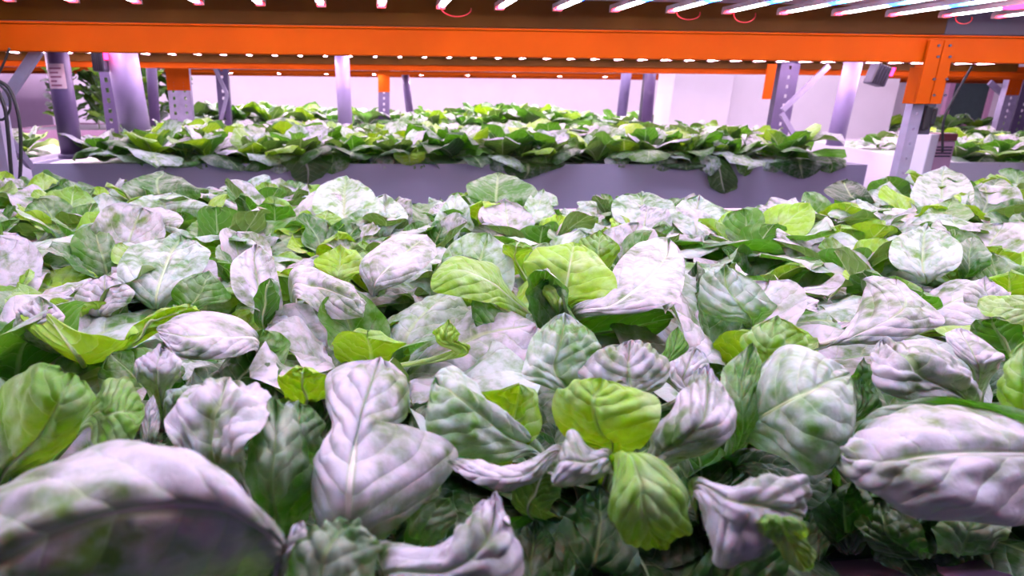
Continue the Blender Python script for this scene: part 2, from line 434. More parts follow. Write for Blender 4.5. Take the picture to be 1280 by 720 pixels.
# ------------------------------------------------------------------ growing beds
def bed(x0, x1, y0, y1, h, mat, label, rimmat=None, name='growing_bed', corners=None, group=None):
    t = .018
    q = corners or [(x0, y0), (x1, y0), (x1, y1), (x0, y1)]
    root = empty(name, (q[0][0], q[0][1], RIM-h), label, 'growing bed', group)
    o0 = Vector(root.location)
    cx = sum(p[0] for p in q)/4; cy = sum(p[1] for p in q)/4
    def inset(p, d):
        v = Vector((cx-p[0], cy-p[1])); 
        return (p[0]+math.copysign(d, v.x), p[1]+math.copysign(d, v.y))
    inn = [inset(p, t) for p in q]
    mb = MB(); vs = []
    for p in q: vs += [(p[0]-o0.x, p[1]-o0.y, h)]
    for p in inn: vs += [(p[0]-o0.x, p[1]-o0.y, h)]
    for p in q: vs += [(p[0]-o0.x, p[1]-o0.y, 0)]
    for p in inn: vs += [(p[0]-o0.x, p[1]-o0.y, h-.05)]
    fs = []
    for i in range(4):
        j = (i+1) % 4
        fs += [(i, j, 4+j, 4+i), (8+i, 8+j, j, i), (4+i, 4+j, 12+j, 12+i)]
    fs.append((8, 11, 10, 9)); fs.append((12, 13, 14, 15))
    mb.poly(vs, fs); mb.build('trough', mat, root)
    rb = MB(); rb.prism([(p[0]-o0.x, p[1]-o0.y, h-.014) for p in [inset(p, t+.002) for p in q]], .02)
    rb.build('raft_board', M_board, root)
    for p in [inset(p, .05) for p in q]:
        l = MB(); l.box(p[0]-.025-o0.x, p[0]+.025-o0.x, p[1]-.025-o0.y, p[1]+.025-o0.y, -(RIM-h), 0)
        l.box(p[0]-.045-o0.x, p[0]+.045-o0.x, p[1]-.045-o0.y, p[1]+.045-o0.y, -(RIM-h), -(RIM-h)+.008)
        l.build('leg', M_slate, root)
    if rimmat:
        r = MB(); e = .012
        def edge(a, b, wx, wy):
            r.box(min(a[0], b[0])-wx-o0.x, max(a[0], b[0])+wx-o0.x, min(a[1], b[1])-wy-o0.y, max(a[1], b[1])+wy-o0.y, h-.022, h+.004)
        edge(q[3], q[2], e, e); edge(q[0], q[3], e, e); edge(q[1], q[2], e, e)
        # near edge runs slightly askew, as its board does
        A, B = q[0], q[1]
        r.prism([(A[0]-o0.x, A[1]-e-o0.y, h+.004), (B[0]-o0.x, B[1]-e-o0.y, h+.004), (B[0]-o0.x, B[1]+e-o0.y, h+.004), (A[0]-o0.x, A[1]+e-o0.y, h+.004)], .026)
        r.build('rim', rimmat, root, bevel=.002)
    return root
nearL = P(1075, 728, Z=RIM); nearR = P(1280, 706, Z=RIM)
sl = (nearR.y-nearL.y)/(nearR.x-nearL.x)
NB0 = lambda x: nearL.y+sl*(x-nearL.x)
farY = P(510, 264, Z=RIM).y
bed(0, 0, 0, 0, .16, M_grey, 'near pink-rimmed growing bed packed with large lettuce heads under the lamps', rimmat=M_pink,
    corners=[(-1.75, NB0(-1.0)), (2.5, NB0(2.0)), (2.5, farY), (-1.75, farY)])
B2Y = P(510, 205, Z=RIM).y
b2x0 = P(38, 205, Y=B2Y).x; b2x1 = P(1085, 205, Y=B2Y).x
B2Y1 = B2Y+1.65
bed(b2x0, b2x1, B2Y, B2Y1, .30, M_grey, 'long grey growing bed across the aisle, behind the near bed')
# bed at the right, its white end towards us
bl = P(1003, 174, Z=RIM); fl = P(1172, 203, Z=RIM)
bed(0, 0, 0, 0, .34, M_ltbed, 'white-ended growing bed at right behind the perforated post',
    corners=[(fl.x, fl.y), (fl.x+2.4, fl.y), (bl.x+2.6, bl.y), (bl.x, bl.y)])
# bed at the left
lbx = P(30, 200, Z=RIM)
bed(lbx.x-1.8, lbx.x, B2Y+.12, B2Y+1.5, .30, M_ltbed, 'white growing bed at the left edge beyond the black cables')
B3Y = P(510, 163, Z=RIM).y
b3 = P(1, 163, Y=B3Y)
bed(P(230, 163, Y=B3Y).x, P(838, 163, Y=B3Y).x, B3Y, B3Y+1.5, .22, M_pink, 'pink growing bed in the third rack, in front of the white wall')
bed(P(60, 163, Y=B3Y).x-.3, P(225, 163, Y=B3Y).x, B3Y-.2, B3Y+1.2, .25, M_pink, 'pink growing bed with tall bushy plants behind the left poles')
rz = P(1150, 160, Z=RIM+.05)
B4Y = P(1150, 168, Z=RIM).y
bed(P(1112, 165, Y=B4Y).x, P(1112, 165, Y=B4Y).x+3.2, B4Y, B4Y+1.2, .22, M_pink, 'pink growing bed at far right below the dark window')

# ------------------------------------------------------------------ racks
def hbeam(px, yt, yb, Y, x0, x1, mat, label, lip=.012, name='rack_beam', depth=.04):
    zt = P(px, yt, Y=Y).z; zb = P(px, yb, Y=Y).z
    root = empty(name, (x0, Y, zb), label, 'rack beam')
    mb = MB(); L = x1-x0; h = zt-zb
    mb.box(0, L, 0, depth, 0, h*.93); mb.build('beam_web', mat, root, bevel=.003)
    MB().box(0, L, -.006, depth, h*.93, h).build('top_lip', mat, root, bevel=.002)
    return root
BY = farY+.05
post_x = P(1157, 60, Y=BY).x
hbeam(510, 34, 70, BY, -2.0, 2.6, M_orange, 'nearest bright orange beam running across the whole top')
# tray edge in shade-darkened orange above and just behind the orange beam
bz = P(510, 33, Y=BY+.06).z
xr = P(1178, 40, Y=BY+.06).x
t = empty('tray_edge', (-2.0, BY+.05, bz), 'shaded brown-orange steel edge board above the nearest orange beam', 'edge board')
MB().box(0, xr+2.0, 0, .02, 0, .085).build('board', M_orange_shade, t, bevel=.002)
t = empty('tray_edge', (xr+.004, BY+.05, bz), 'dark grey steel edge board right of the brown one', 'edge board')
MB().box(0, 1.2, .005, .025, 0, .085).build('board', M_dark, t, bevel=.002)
# upper tray over the near bed
zt = bz+.075
t = empty('upper_tray', (-2.0, 0, zt), 'lilac steel tray above the near bed carrying the lamps', 'tray')
mb = MB(); mb.box(0, 4.6, 0, BY, 0, .02)
mb.build('tray_sheet', M_tray, t)
for i in range(7):
    MB().box(0, 4.6, .12+i*.27, .15+i*.27, -.012, -.001).build('cross_rib', M_dark if i % 2 else M_tray, t)

# LED bars
def led_bar(loc, L, mat, label, group, w=.022, wire=False, hang=0):
    root = empty('grow_light_bar', loc, label, 'grow light', group)
    MB().box(-w/2-.002, w/2+.002, 0, L, .003, .016).build('housing', M_housing, root)
    s = MB(); s.box(-w*.3, w*.3, .012, L-.012, -.001, .0025); s.build('diode_strip', mat, root)
    MB().box(-w/2-.001, w/2+.001, L-.012, L+.004, -.003, .012).build('end_cap', M_label, root)
    if hang:
        hb_ = MB()
        for yy in (L*.15, L*.5, L*.85): hb_.box(-.006, .006, yy, yy+.012, .016, hang)
        hb_.build('hanger', M_housing, root)
    if wire:
        r = .02+.01*random.random(); pts = []
        for k in range(13):
            a = math.pi*k/12
            pts.append((.012+.03*math.cos(a)*1.6+.03, L-.004-.05*k/12, .0-r*math.sin(a)*1.1))
        MB().tube(pts, .0016, 6).build('wire', M_red, root, smooth=True)
    return root
ends = [175, 250, 325, 402, 481, 556, 628, 702, 773, 841, 912, 980, 1047, 1112, 1172, 1232, 1290, 1350]
ords = ['first', 'second', 'third', 'fourth', 'fifth', 'sixth', 'seventh', 'eighth', 'ninth', 'tenth', 'eleventh', 'twelfth', 'thirteenth', 'fourteenth', 'fifteenth', 'sixteenth', 'seventeenth', 'eighteenth', 'nineteenth', 'twentieth', 'twenty-first', 'twenty-second', 'twenty-third', 'twenty-fourth', 'twenty-fifth', 'twenty-sixth', 'twenty-seventh', 'twenty-eighth']
LY = BY-.05
def yend(x): return 8+ (x-330)*.0195
wires = {556, 841, 912, 1172}
zL = P(841, 15, Y=LY).z
for nd in M_led.node_tree.nodes:
    if nd.type == 'MATH' and nd.operation == 'MULTIPLY': nd.inputs[1].default_value = 4/(LY-.10)
step = (P(1112, 20, Y=LY).x-P(402, 20, Y=LY).x)/10
xs0 = P(402, 12, Y=LY).x
seq = 0
for k in range(-5, 16):
    x = xs0+k*step
    pxx = proj((x, LY, zL))[0]
    vis = 0 < pxx < 1290 and k >= -2
    if vis: seq += 1; lab = 'glowing pink-white grow light bar overhead, %s from the left in the near tray' % ords[seq-1]
    else: lab = 'grow light bar overhead just outside the picture edge'
    led_bar((x, .10, zL), LY-.10, M_led, lab, 'grow light bars above the near bed', wire=(k in (2, 6, 7, 11)), w=.024, hang=zt-zL+.001)

# rack two: lamps, far beam
Y2a, Y2b = B2Y, B2Y1
z2 = P(469, 71, Y=Y2b-.15).z
zf = z2+.02
hb = empty('rack_beam', (-3.4, Y2a-.02, zf+.0), 'orange beam of the second rack hidden behind the nearest one', 'rack beam')
MB().box(0, 7.6, 0, .04, 0.0, .08).build('beam_web', M_orange, hb)
hbeam(469, 80, 88, Y2b, -4.2, 5.2, M_orange, 'orange beam at the back of the second rack, below the row of lamp ends')
t = empty('tray_edge', (-4.2, Y2b-.03, P(469, 80.5, Y=Y2b-.03).z), 'shaded brown-orange edge board of the second rack behind the lamp ends', 'edge board')
MB().box(0, 9.4, 0, .02, 0, .10).build('board', M_orange_shade, t)
t = empty('upper_tray', (-4.2, Y2a, zf+.03), 'steel tray of the second rack above its lamps', 'tray')
MB().box(0, 9.4, 0, Y2b-Y2a, 0, .02).build('tray_sheet', M_tray, t)
n = 0
st2 = (P(636, 74, Y=Y2b-.12).x-P(469, 71, Y=Y2b-.12).x)/5.5
x2 = P(469, 71, Y=Y2b-.12).x
for k in range(-15, 27):
    x = x2+k*st2
    pxx = proj((x, Y2b-.12, z2))[0]
    if pxx < -30 or pxx > 1320: continue
    n += 1
    led_bar((x, Y2a+.1, z2), Y2b-.12-Y2a-.1, M_led2, 'small glowing lamp bar end in the second rack, seen under the nearest orange beam', 'lamp bars of the second rack', w=.028, hang=zf+.031-z2)
# rack three beams and lamps
Y3 = B3Y+1.6
hbeam(469, 88.5, 93, B3Y+.1, -6, 7.4, M_orange, 'thin orange beam of the third rack, front one')
hbeam(469, 92, 96.5, Y3, -7, 8.4, M_orange, 'lowest thin orange beam at the back of the third rack')
t = empty('upper_tray', (-6.8, B3Y+.1, P(469, 86, Y=B3Y+.1).z), 'steel tray of the third rack', 'tray')
MB().box(0, 15, 0, 1.5, 0, .03).build('tray_sheet', M_tray, t)
z3 = P(469, 92, Y=B3Y+.9).z
for k in range(-11, 10):  # leftmost bars added and raised out of view to brighten the bushes
    led_bar((k*.55+.1, B3Y+.1, z3+(.27 if k*.55 < P(240, 100, Y=B3Y).x else 0)), 1.2, M_led3, 'tiny lamp bar glowing in the third rack', 'lamp bars of the third rack', w=.05)

# posts -----------------------------------------------------------------
def perf_plate(mb, x0, x1, y, z0, z1, pitch=.05, hole=.014, th=.003, cols=1):
    """plate in the xz plane with a column of slots"""
    wcol = (x1-x0)/cols
    for c in range(cols):
        a, b = x0+c*wcol, x0+(c+1)*wcol; m0 = (a+b)/2
        mb.box(a, m0-hole/2, y, y+th, z0, z1); mb.box(m0+hole/2, b, y, y+th, z0, z1)
        z = z0
        while z < z1:
            e = min(z1, z+pitch-hole*1.3); mb.box(m0-hole/2, m0+hole/2, y, y+th, z, e); z += pitch
def upright(xb, Y, w, d, ztop, label, zbot=0.0, cols=1, orange_to=None, orange_z=None, tilt=(0, 0), pitch=.05, hole=.012, darkin=True, face=None):
    root = empty('rack_upright', (xb, Y, zbot), label, 'rack upright')
    H = ztop-zbot
    mb = MB(); perf_plate(mb, 0, w, 0, 0, H, pitch, hole, cols=cols)
    mb.build('perforated_face', face or (M_slate if darkin else M_steel), root)
    s = MB(); s.box(0, .003, .003, d, 0, H); s.box(w-.003, w, .003, d, 0, H); None
    s.build('side_flanges', M_steel if not darkin else M_dark, root)
    if orange_z is not None:
        s = MB(); s.box(-.002, w+.002, -.004, -.0005, orange_z-zbot, H)
        s.build('orange_bracket', M_orange, root, bevel=.001)
        b = MB()
        for zz in (.012, .035, .06):
            for xx in (w*.3, w*.72):
                c = Vector((xx, -.004, orange_z-zbot+zz)); b.tube([c, c+Vector((0, -.003, 0))], .003, 8)
        b.build('bolt', M_dark, root)
    root.rotation_euler = (tilt[1], tilt[0], 0)
    return root
# near right post with its stepped orange connector
YP = BY+.045
a = P(1148, 105, Y=YP).x; b = P(1162, 105, Y=YP).x
c0 = P(1160, 60, Y=BY-.012).x; c1 = P(1193, 60, Y=BY-.012).x
root = empty('rack_upright', (a, YP, 0), 'near perforated steel upright with orange connector plate, right of centre', 'rack upright')
zo = P(1150, 130, Y=YP).z; ztp = P(1150, 52, Y=BY).z
w = b-a; H = 1.7
mb = MB(); perf_plate(mb, 0, w, 0, 0, zo-.0, .05, .007); mb.build('perforated_face', M_steel, root)
s = MB(); s.box(-.002, 0, 0, .03, 0, zo); s.box(w, w+.003, .003, .03, 0, zo)
s.build('side_flanges', M_steel, root)
s = MB(); s.box(w+.006, w+.045, .004, .03, zo-.10, zo+.01); s.build('inner_channel', M_dark, root)
s = MB(); s.box(w+.004, w+.028, -.012, .003, zo-.085, zo-.004); s.box(w+.03, w+.048, -.008, .003, zo-.07, zo-.01); s.build('post_lock', M_black, root, bevel=.006)
s = MB(); s.box(-.003, w+.01, -.006, .03, zo, P(1150, 80, Y=YP).z); s.build('orange_sleeve', M_orange, root, bevel=.002)
s = MB()
zb2 = P(1175, 130, Y=BY-.012).z; zt2 = P(1175, 50, Y=BY-.012).z
mid = (c0+c1)/2+.004
s.box(c0-a, mid-.0015-a, BY-.014-YP, BY-.006-YP, zb2, zt2); s.box(mid+.0015-a, c1-a, BY-.014-YP, BY-.006-YP, zb2, zt2)
s.box(c0-a, c1-a, BY-.006-YP, -.004, zb2, P(1175, 84, Y=BY).z)
s.build('connector_plate', M_orange, root, bevel=.0015)
for (px, py) in ((1173, 57), (1187, 57), (1172, 71), (1187, 71), (1167, 99), (1183, 99), (1167, 119), (1181, 119)):
    c = P(px, py, Y=BY-.014)-Vector(root.location)
    MB().tube([c, c+Vector((0, -.004, 0))], .0042, 8).build('bolt', M_dark, root)
# cable beside it
k0 = P(1215, 83, Y=BY+.1); k1 = P(1195, 118, Y=BY+.1); k2 = P(1180, 150, Y=BY+.1); k3 = P(1178, 190, Y=BY+.1)
def smooth_pts(pts, n=24):
    A = np.array([[tuple(p)] for p in pts]); return [Vector(q[0]) for q in catmull(A, n)]
def cable(name, pts, r, mat, label, cat='cable', group=None):
    o0 = Vector(pts[0]); mb = MB().tube(smooth_pts(pts), r, 8); o = mb.build(name, mat, None, origin=o0, smooth=True)
    return tag(o, label, cat, group)
cable('power_cable', [k0, k1, k2, k3], .004, M_black, 'black cable hanging from the orange beam beside the perforated post')
# near left upright at the picture's edge
YL = BY+.02
xl = P(12, 220, Y=YL).x
upright(xl-.085, YL, .085, .06, P(10, 130, Y=YL).z, 'lilac steel upright at the left picture edge behind the black cables', pitch=.045, hole=.02, darkin=False)
pA = P(48, 62, Y=YL+.05); pB = P(4, 128, Y=YL+.05)
MB().beam(pA, pB, .03, .02).build('rack_brace', M_steel, None)
o = bpy.data.objects['rack_brace']; tag(o, 'pale diagonal steel brace at the upper left corner', 'brace')
pA = P(8, 170, Y=YL+.05); pB = P(38, 208, Y=YL+.3)
o = MB().beam(pA, pB, .022, .02).build('rack_brace', M_steel, None); tag(o, 'short dark diagonal brace beside the black cables', 'brace')
for pts, r, lab in (([(12, 60), (2, 85), (-6, 100)], .0035, 'short black cable at the top left picture corner'),
                    ([(-8, 98), (12, 112), (24, 150), (26, 200), (22, 262)], .0055, 'outermost black cable looping down beside the left upright'),
                    ([(-4, 110), (6, 135), (10, 165), (14, 215), (18, 262)], .006, 'inner black cable hanging down beside the left upright'),
                    ([(-6, 100), (10, 118), (12, 138), (2, 150), (-8, 140)], .004, 'small loop of black cable at the left edge')):
    cable('power_cable', [P(x, y, Y=YL-.05) for x, y in pts], r, M_black, lab, group='black cables at the left edge')

def pole(pxt, pyt, pxb, pyb, rpx, Yb, lab, mat=M_pipe, flange=False, Yt=None, sticker=False):
    """round pipe between two seen points"""
    A = P(pxt, pyt, Y=Yt or Yb); B = P(pxb, pyb, Y=Yb); r = rpx/F_PX*Yb
    d = (A-B).normalized(); A2 = A+d*.12
    root = empty('drain_pipe', B, lab, 'pipe')
    MB().tube([Vector((0, 0, 0)), A2-B], r, 24).build('pipe', mat, root, smooth=True)
    if flange: MB().tube([Vector((0, 0, -.012)), Vector((0, 0, .012))+d*.0], r*1.25, 24).build('collar', mat, root, smooth=True)
    if sticker:
        # wrapped sticker on the side facing the aisle
        s0 = P(sticker[0], sticker[1], Y=Yb)-B; s1 = P(sticker[2], sticker[3], Y=Yb)-B
        t0 = s0.dot(d); t1 = s1.dot(d)
        side = d.cross(Vector((0, -1, 0))).normalized(); fr = side.cross(d).normalized()
        if fr.y > 0: fr = -fr
        def arc(mb, ta, tb, a0, a1, rr, n=8):
            vs = []
            for i in range(n+1):
                a = a0+(a1-a0)*i/n; off = side*math.sin(a)*rr+fr*math.cos(a)*rr
                vs += [d*ta+off, d*tb+off]
            mb.poly(vs, [(2*i, 2*i+1, 2*i+3, 2*i+2) for i in range(n)])
        mb = MB(); arc(mb, t0, t1, -.75, .85, r*1.012); st = mb.build('sticker', M_label, root)
        mb = MB()
        for i in range(5):
            tt = t0+(t1-t0)*(.15+.17*i); arc(mb, tt, tt+(t1-t0)*.07, -.5, (.55, .3, .5, .1, .45)[i], r*1.02)
        mb.build('print', M_ink, st)
    return root
pole(70, 62, 91, 195, 12.5, B2Y+.12, 'dark purple pipe with a pink sticker standing in the grey bed, left', mat=M_pipe2, flange=True, sticker=(75, 80, 81, 111))
pole(152, 66, 171, 170, 17, B2Y+.5, 'widest lilac pipe, beside a dark perforated post near the left')
pole(189, 82, 194, 158, 6, B3Y-.4, 'thin purple pipe between bushy plants and the orange-topped post', mat=M_pipe2)
pole(428, 82, 432, 160, 8.5, B2Y+1.2, 'pale lilac pipe left of centre rising from the lettuces')
pole(507, 98, 512, 140, 4.5, B3Y+.2, 'short purple pipe leaning beside the small orange bracket at centre', mat=M_pipe2)
pole(783, 92, 777, 145, 6, B3Y-.5, 'slim lilac pipe left of the white pilaster')
pole(813, 93, 808, 158, 6.5, B3Y-.7, 'purple pipe beside a dark post, next to the white pilaster', mat=M_pipe2)
pole(1066, 82, 1043, 182, 10, B2Y+.9, 'pale lilac pipe leaning in front of the white partition wall')

def uppost(px0, px1, pyt, pyb, Y, lab, dark=True, orange=None, tilt=0, cols=1, pitch=.06):
    A = P(px0, pyb, Y=Y); Bx = P(px1, pyb, Y=Y).x
    zt = P(px0, pyt, Y=Y).z
    oz = P(px0, orange, Y=Y).z if orange else None
    return upright(A.x, Y, Bx-A.x, .06, zt+.05, lab, zbot=.0, orange_z=oz, cols=cols, pitch=pitch, tilt=(tilt, 0), darkin=dark, hole=min(.02, (Bx-A.x)/cols*.3))
uppost(134, 149, 66, 170, B2Y+.75, 'dark perforated post with orange holes beside the widest pipe, left')
uppost(215, 243, 82, 168, B3Y-.9, 'lilac perforated post with orange bracket on top, left of centre', dark=False, orange=113, cols=2)
uppost(275, 290, 86, 165, B3Y-.6, 'dark steel post crossed by braces against the white wall')
uppost(473, 487, 92, 130, B3Y+.6, 'small dark post with orange bracket near the centre', orange=115)
uppost(800, 806, 92, 158, B3Y-.6, 'narrow dark post left of the white pilaster')
uppost(960, 983, 82, 178, B2Y1-.1, 'dark perforated post with orange strip in front of the partition wall', pitch=.07)
Yx = B2Y1-.15
o = MB().box(P(957, 100, Y=Yx).x, P(968, 100, Y=Yx).x, Yx, Yx+.01, P(960, 124, Y=Yx).z, P(960, 80, Y=Yx).z).build('post_bracket', M_orange)
tag(o, 'orange bracket strip on the post before the partition wall', 'bracket')
for a, b, w, Yv, lab in (((1036, 82), (978, 138), .04, B2Y1-.2, 'diagonal steel brace running down left to the dark perforated post'),
                      ((977, 142), (1006, 192), .035, B2Y1-.2, 'lower diagonal brace right of the dark perforated post'),
                      ((268, 84), (284, 118), .03, B3Y-.65, 'upper brace crossing the dark post at left of centre'),
                      ((284, 118), (273, 164), .03, B3Y-.65, 'lower brace leaning across the dark post at left of centre'),
                      ((1237, 103), (1258, 122), .05, B4Y-.1, 'short diagonal brace before the far right window')):
    o = MB().beam(P(*a, Y=Yv), P(*b, Y=Yv), w, .02).build('rack_brace', M_steel); tag(o, lab, 'brace')
# far right frame
uppost(1246, 1262, 90, 158, B4Y-.2, 'lilac post with orange bracket before the far right window', dark=False, orange=119)
uppost(1266, 1283, 98, 150, B4Y-.1, 'dark perforated post at the right picture edge')
Yq = B4Y-.3
o = MB().box(P(1100, 100, Y=Yq).x, P(1300, 100, Y=Yq).x+1, Yq, Yq+.04, P(1200, 99, Y=Yq).z, P(1200, 91, Y=Yq).z).build('rack_beam', M_orange, bevel=.003)
tag(o, 'short orange beam at far right above the dark window', 'rack beam')
# dark devices under beams
def device(px0, py0, px1, py1, Y, lab, red=True, rot=0):
    c = P((px0+px1)/2, (py0+py1)/2, Y=Y); w = (px1-px0)/F_PX*Y; h = (py1-py0)/F_PX*Y
    root = empty('lamp_driver', c, lab, 'driver box'); root.rotation_euler = (0, rot, 0)
    MB().box(-w/2, w/2, -.02, .05, -h/2, h/2).build('case', M_dark, root, bevel=.008)
    f = MB()
    for i in range(5): f.box(-w/2+.004+i*(w-.01)/5, -w/2+.009+i*(w-.01)/5, -.026, -.019, -h/2+.004, h/2-.004)
    f.build('cooling_fins', M_black, root)
    if red: MB().box(w/2+.001, w/2+.014, -.02, .01, h*.1, h/2).build('red_lamp', M_redled, root)
    return root
device(1089, 82, 1110, 106, B2Y+.5, 'dark box hanging under the orange beam left of the perforated post', rot=.25)
device(117, 66, 131, 88, B2Y+.4, 'small dark box with red glow under the orange beam at left')
# red flare bar near the top right
o = MB().box(P(1247, 30, Y=1.75).x, P(1262, 30, Y=1.75).x, 1.60, 1.75, zL-.010, zL-.003).build('red_grow_lamp', M_redled)
tag(o, 'short glowing red lamp beneath the bars in the top right corner', 'grow light')

# pink control box
YB = B2Y-.55
p0 = P(1148, 236, Y=YB); p1 = P(1198, 167, Y=YB)
root = empty('control_box', (p0.x, YB, p0.z-.1), 'pink plastic box with brown lid and vent slots behind the perforated post', 'control box')
w = p1.x-p0.x; h = p1.z-p0.z+.1
MB().box(0, w, 0, .10, 0, h-.035).build('case', M_boxpink, root, bevel=.006)
MB().box(w*.30, w, -.003, .10, h-.034, h).build('lid', M_maroon, root, bevel=.004)
MB().box(-.006, w*.28, -.006, .106, .05, h-.004).build('clear_sleeve', M_ltbed, root, bevel=.004)
v = MB()
for cx in (w*.45, w*.75):
    for i in range(4): v.box(cx-.018, cx+.018, -.004, 0, h-.065-i*.014, h-.058-i*.014)
v.build('vent_slots', M_dark, root)
v = MB().box(0, w, -.02, .02, -.3, 0); 
v.build('bracket', M_steel, root)

# ------------------------------------------------------------------ lettuce heads
rec_near = [head_recipe(100+i, 1.0, 14, (24, 17)) for i in range(9)]
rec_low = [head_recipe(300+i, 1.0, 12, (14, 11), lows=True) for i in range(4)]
rec_far = [head_recipe(200+i, 1.0, 14, (10, 8), far=True) for i in range(6)]
far_mesh = [merge_head(r, 'lettuce_head') for r in rec_far]

# --- hero plants: leaves laid out one by one
HERO = []
def plant(cpx, cpy, label, leaves, filler=None, fs=.8, fr=0, hz=3, fskip=0):
    c = P(cpx, cpy, Z=RAFT+hz/100)
    root = empty('lettuce_head', (c.x, c.y, RAFT), label, 'lettuce', 'lettuce heads in the near bed')
    for i, lf in enumerate(leaves):
        d = dict(lf); rows = d.pop('rows'); mt = d.pop('mat', 'pale')
        hero_leaf(root, rows, LM[mt], seed=d.pop('seed', i*1.37+cpx*.01), center=(c.x, c.y, RAFT+.01), ribmat=MR2 if mt == 'lilac' else MR, **d)
    if filler is not None:
        for (me, az, z, r) in (rec_near[filler][fskip:] if fs > .68 else rec_low[filler % 4]):
            o = bpy.data.objects.new('leaf', me); C.objects.link(o); o.parent = root
            o.location = (0, 0, z); o.rotation_euler = (0, 0, az+fr); o.scale = (fs, fs, fs)
    HERO.append((c.x, c.y)); return root
def rw(*a):
    """rows written as flat tuples: Lx,Ly, Mx,My, Rx,Ry, h or (hL,hM,hR)"""
    out = []
    for r in a:
        h = r[6]; hs = h if isinstance(h, tuple) else (h, h, h)
        out.append([(r[0], r[1], hs[0]), (r[2], r[3], hs[1]), (r[4], r[5], hs[2])])
    return out

plant(335, 690, 'lettuce head at bottom left with a huge lamp-lit lilac leaf arching across the corner', [
  dict(rows=rw((352,676, 356,690, 352,702, 15), (300,618, 308,655, 316,735, (19,20,8)), (225,557, 230,640, 245,765, (18.5,21,5)),
               (110,572, 120,655, 120,790, (18,21.5,5)), (20,602, 2,703, -20,830, (18,20.5,6)), (-60,650, -80,752, -70,840, (16,18,8))), mat='lilac', amp=.0034, ruf=.002, nu=60, nv=45, under=True, lab='huge lilac leaf with a thick curved rib'),
  dict(rows=rw((285,592, 300,602, 312,592, 12), (222,562, 265,578, 306,562, (17,16,18)), (205,528, 262,532, 332,530, (18,18,19)),
               (222,498, 275,497, 341,496, (17.5,19,18.5)), (255,480, 285,478, 322,482, (16.5,17,17))), mat='lilac', amp=.0040, ruf=.001, nu=50, nv=41, lab='blistered pale leaf'),
  dict(rows=rw((325,655, 345,660, 385,650, 10), (316,600, 340,600, 390,605, (14,16,14)), (320,540, 345,540, 388,562, (17,18.5,16)), (335,505, 346,500, 362,520, 19)), mat='mid', amp=.003),
  dict(rows=rw((350,585, 372,590, 398,585, 12), (345,540, 372,545, 404,552, (15,16.5,15)), (352,510, 375,507, 400,522, (16,17,16))), mat='pale'),
  dict(rows=rw((330,740, 345,735, 365,740, 12), (350,690, 360,690, 372,700, 16), (372,650, 380,652, 388,655, 17)), mat='lilac', ruf=.001),
], filler=0, fs=.62)
plant(-10, 630, 'lettuce head at the left edge with a broad bright green leaf and a small lime one', [
  dict(rows=rw((-20,580, 0,600, 30,598, 9), (-12,510, 42,552, 95,545, (14,14,13)), (20,468, 70,505, 114,508, (18,18,16)), (58,452, 92,470, 116,478, (19,19,17.5))), mat='lime', amp=.0026, lab='broad green leaf with pale rib'),
  dict(rows=rw((100,540, 103,527, 103,515, 12), (118,556, 135,520, 125,487, (15,16,16)), (150,557, 155,512, 150,471, (15.5,17,16.5)), (174,548, 178,512, 172,482, 16)), mat='lime', amp=.002),
  dict(rows=rw((-30,600, 10,590, 60,590, 9), (-40,520, 0,520, 30,530, 14), (-60,462, -20,458, 12,470, 17)), mat='pale'),
], filler=1, fs=.62)
plant(205, 530, 'small lettuce head with a cupped white leaf, behind the blistered lilac leaf', [
  dict(rows=rw((185,492, 200,502, 213,494, 12), (166,468, 196,468, 229,464, (16,16,17)), (172,450, 198,447, 224,450, 17), (186,441, 202,439, 216,443, 17)), mat='lilac', amp=.003, ruf=.001),
  dict(rows=rw((180,560, 188,560, 197,558, 13), (175,525, 186,525, 200,525, 15), (185,500, 192,495, 198,502, 16)), mat='lilac', ruf=.0005, amp=.001),
  dict(rows=rw((215,520, 225,522, 232,520, 11), (205,500, 228,502, 262,498, (14,15,15)), (215,485, 250,484, 275,486, 15)), mat='pale'),
  dict(rows=rw((240,510, 262,515, 300,510, 9), (262,470, 300,472, 340,480, 12), (290,440, 320,440, 360,450, 13)), mat='dark'),
], filler=2, fs=.62)
plant(445, 690, 'lettuce head in the foreground with a pale lilac T-shaped leaf, waist in the middle', [
  dict(rows=rw((402,668, 436,668, 480,674, (12,13,11)), (389,612, 437,620, 528,632, (14,16.5,13)), (393,580, 440,580, 572,572, (15.5,17.5,15)), (404,555, 444,553, 540,540, (16.5,18,16.5)),
               (414,532, 448,530, 478,538, (17,18.5,17)), (404,502, 455,502, 506,520, (17,19,16.5)), (408,470, 465,474, 513,480, (17.5,19.5,17.5)), (430,448, 474,452, 506,458, (18,18.8,18))), mat='lilac', amp=.0026, ruf=.0015, nu=64, nv=45, lab='pale lilac waisted leaf with thick rib'),
  dict(rows=rw((380,790, 400,790, 440,790, 13), (362,705, 405,705, 462,722, (16,17.5,16)), (385,668, 425,664, 474,684, 18), (405,660, 436,658, 462,665, 18)), mat='mid'),
  dict(rows=rw((505,700, 512,700, 525,700, 8), (505,655, 528,660, 556,668, (11,12,12)), (545,618, 562,622, 580,640, (14,14,13.5))), mat='mid'),
  dict(rows=rw((440,640, 470,650, 480,660, 8), (500,560, 520,570, 530,580, 9), (520,500, 545,510, 555,530, 11)), mat='dark'),
], filler=3, fs=.6)
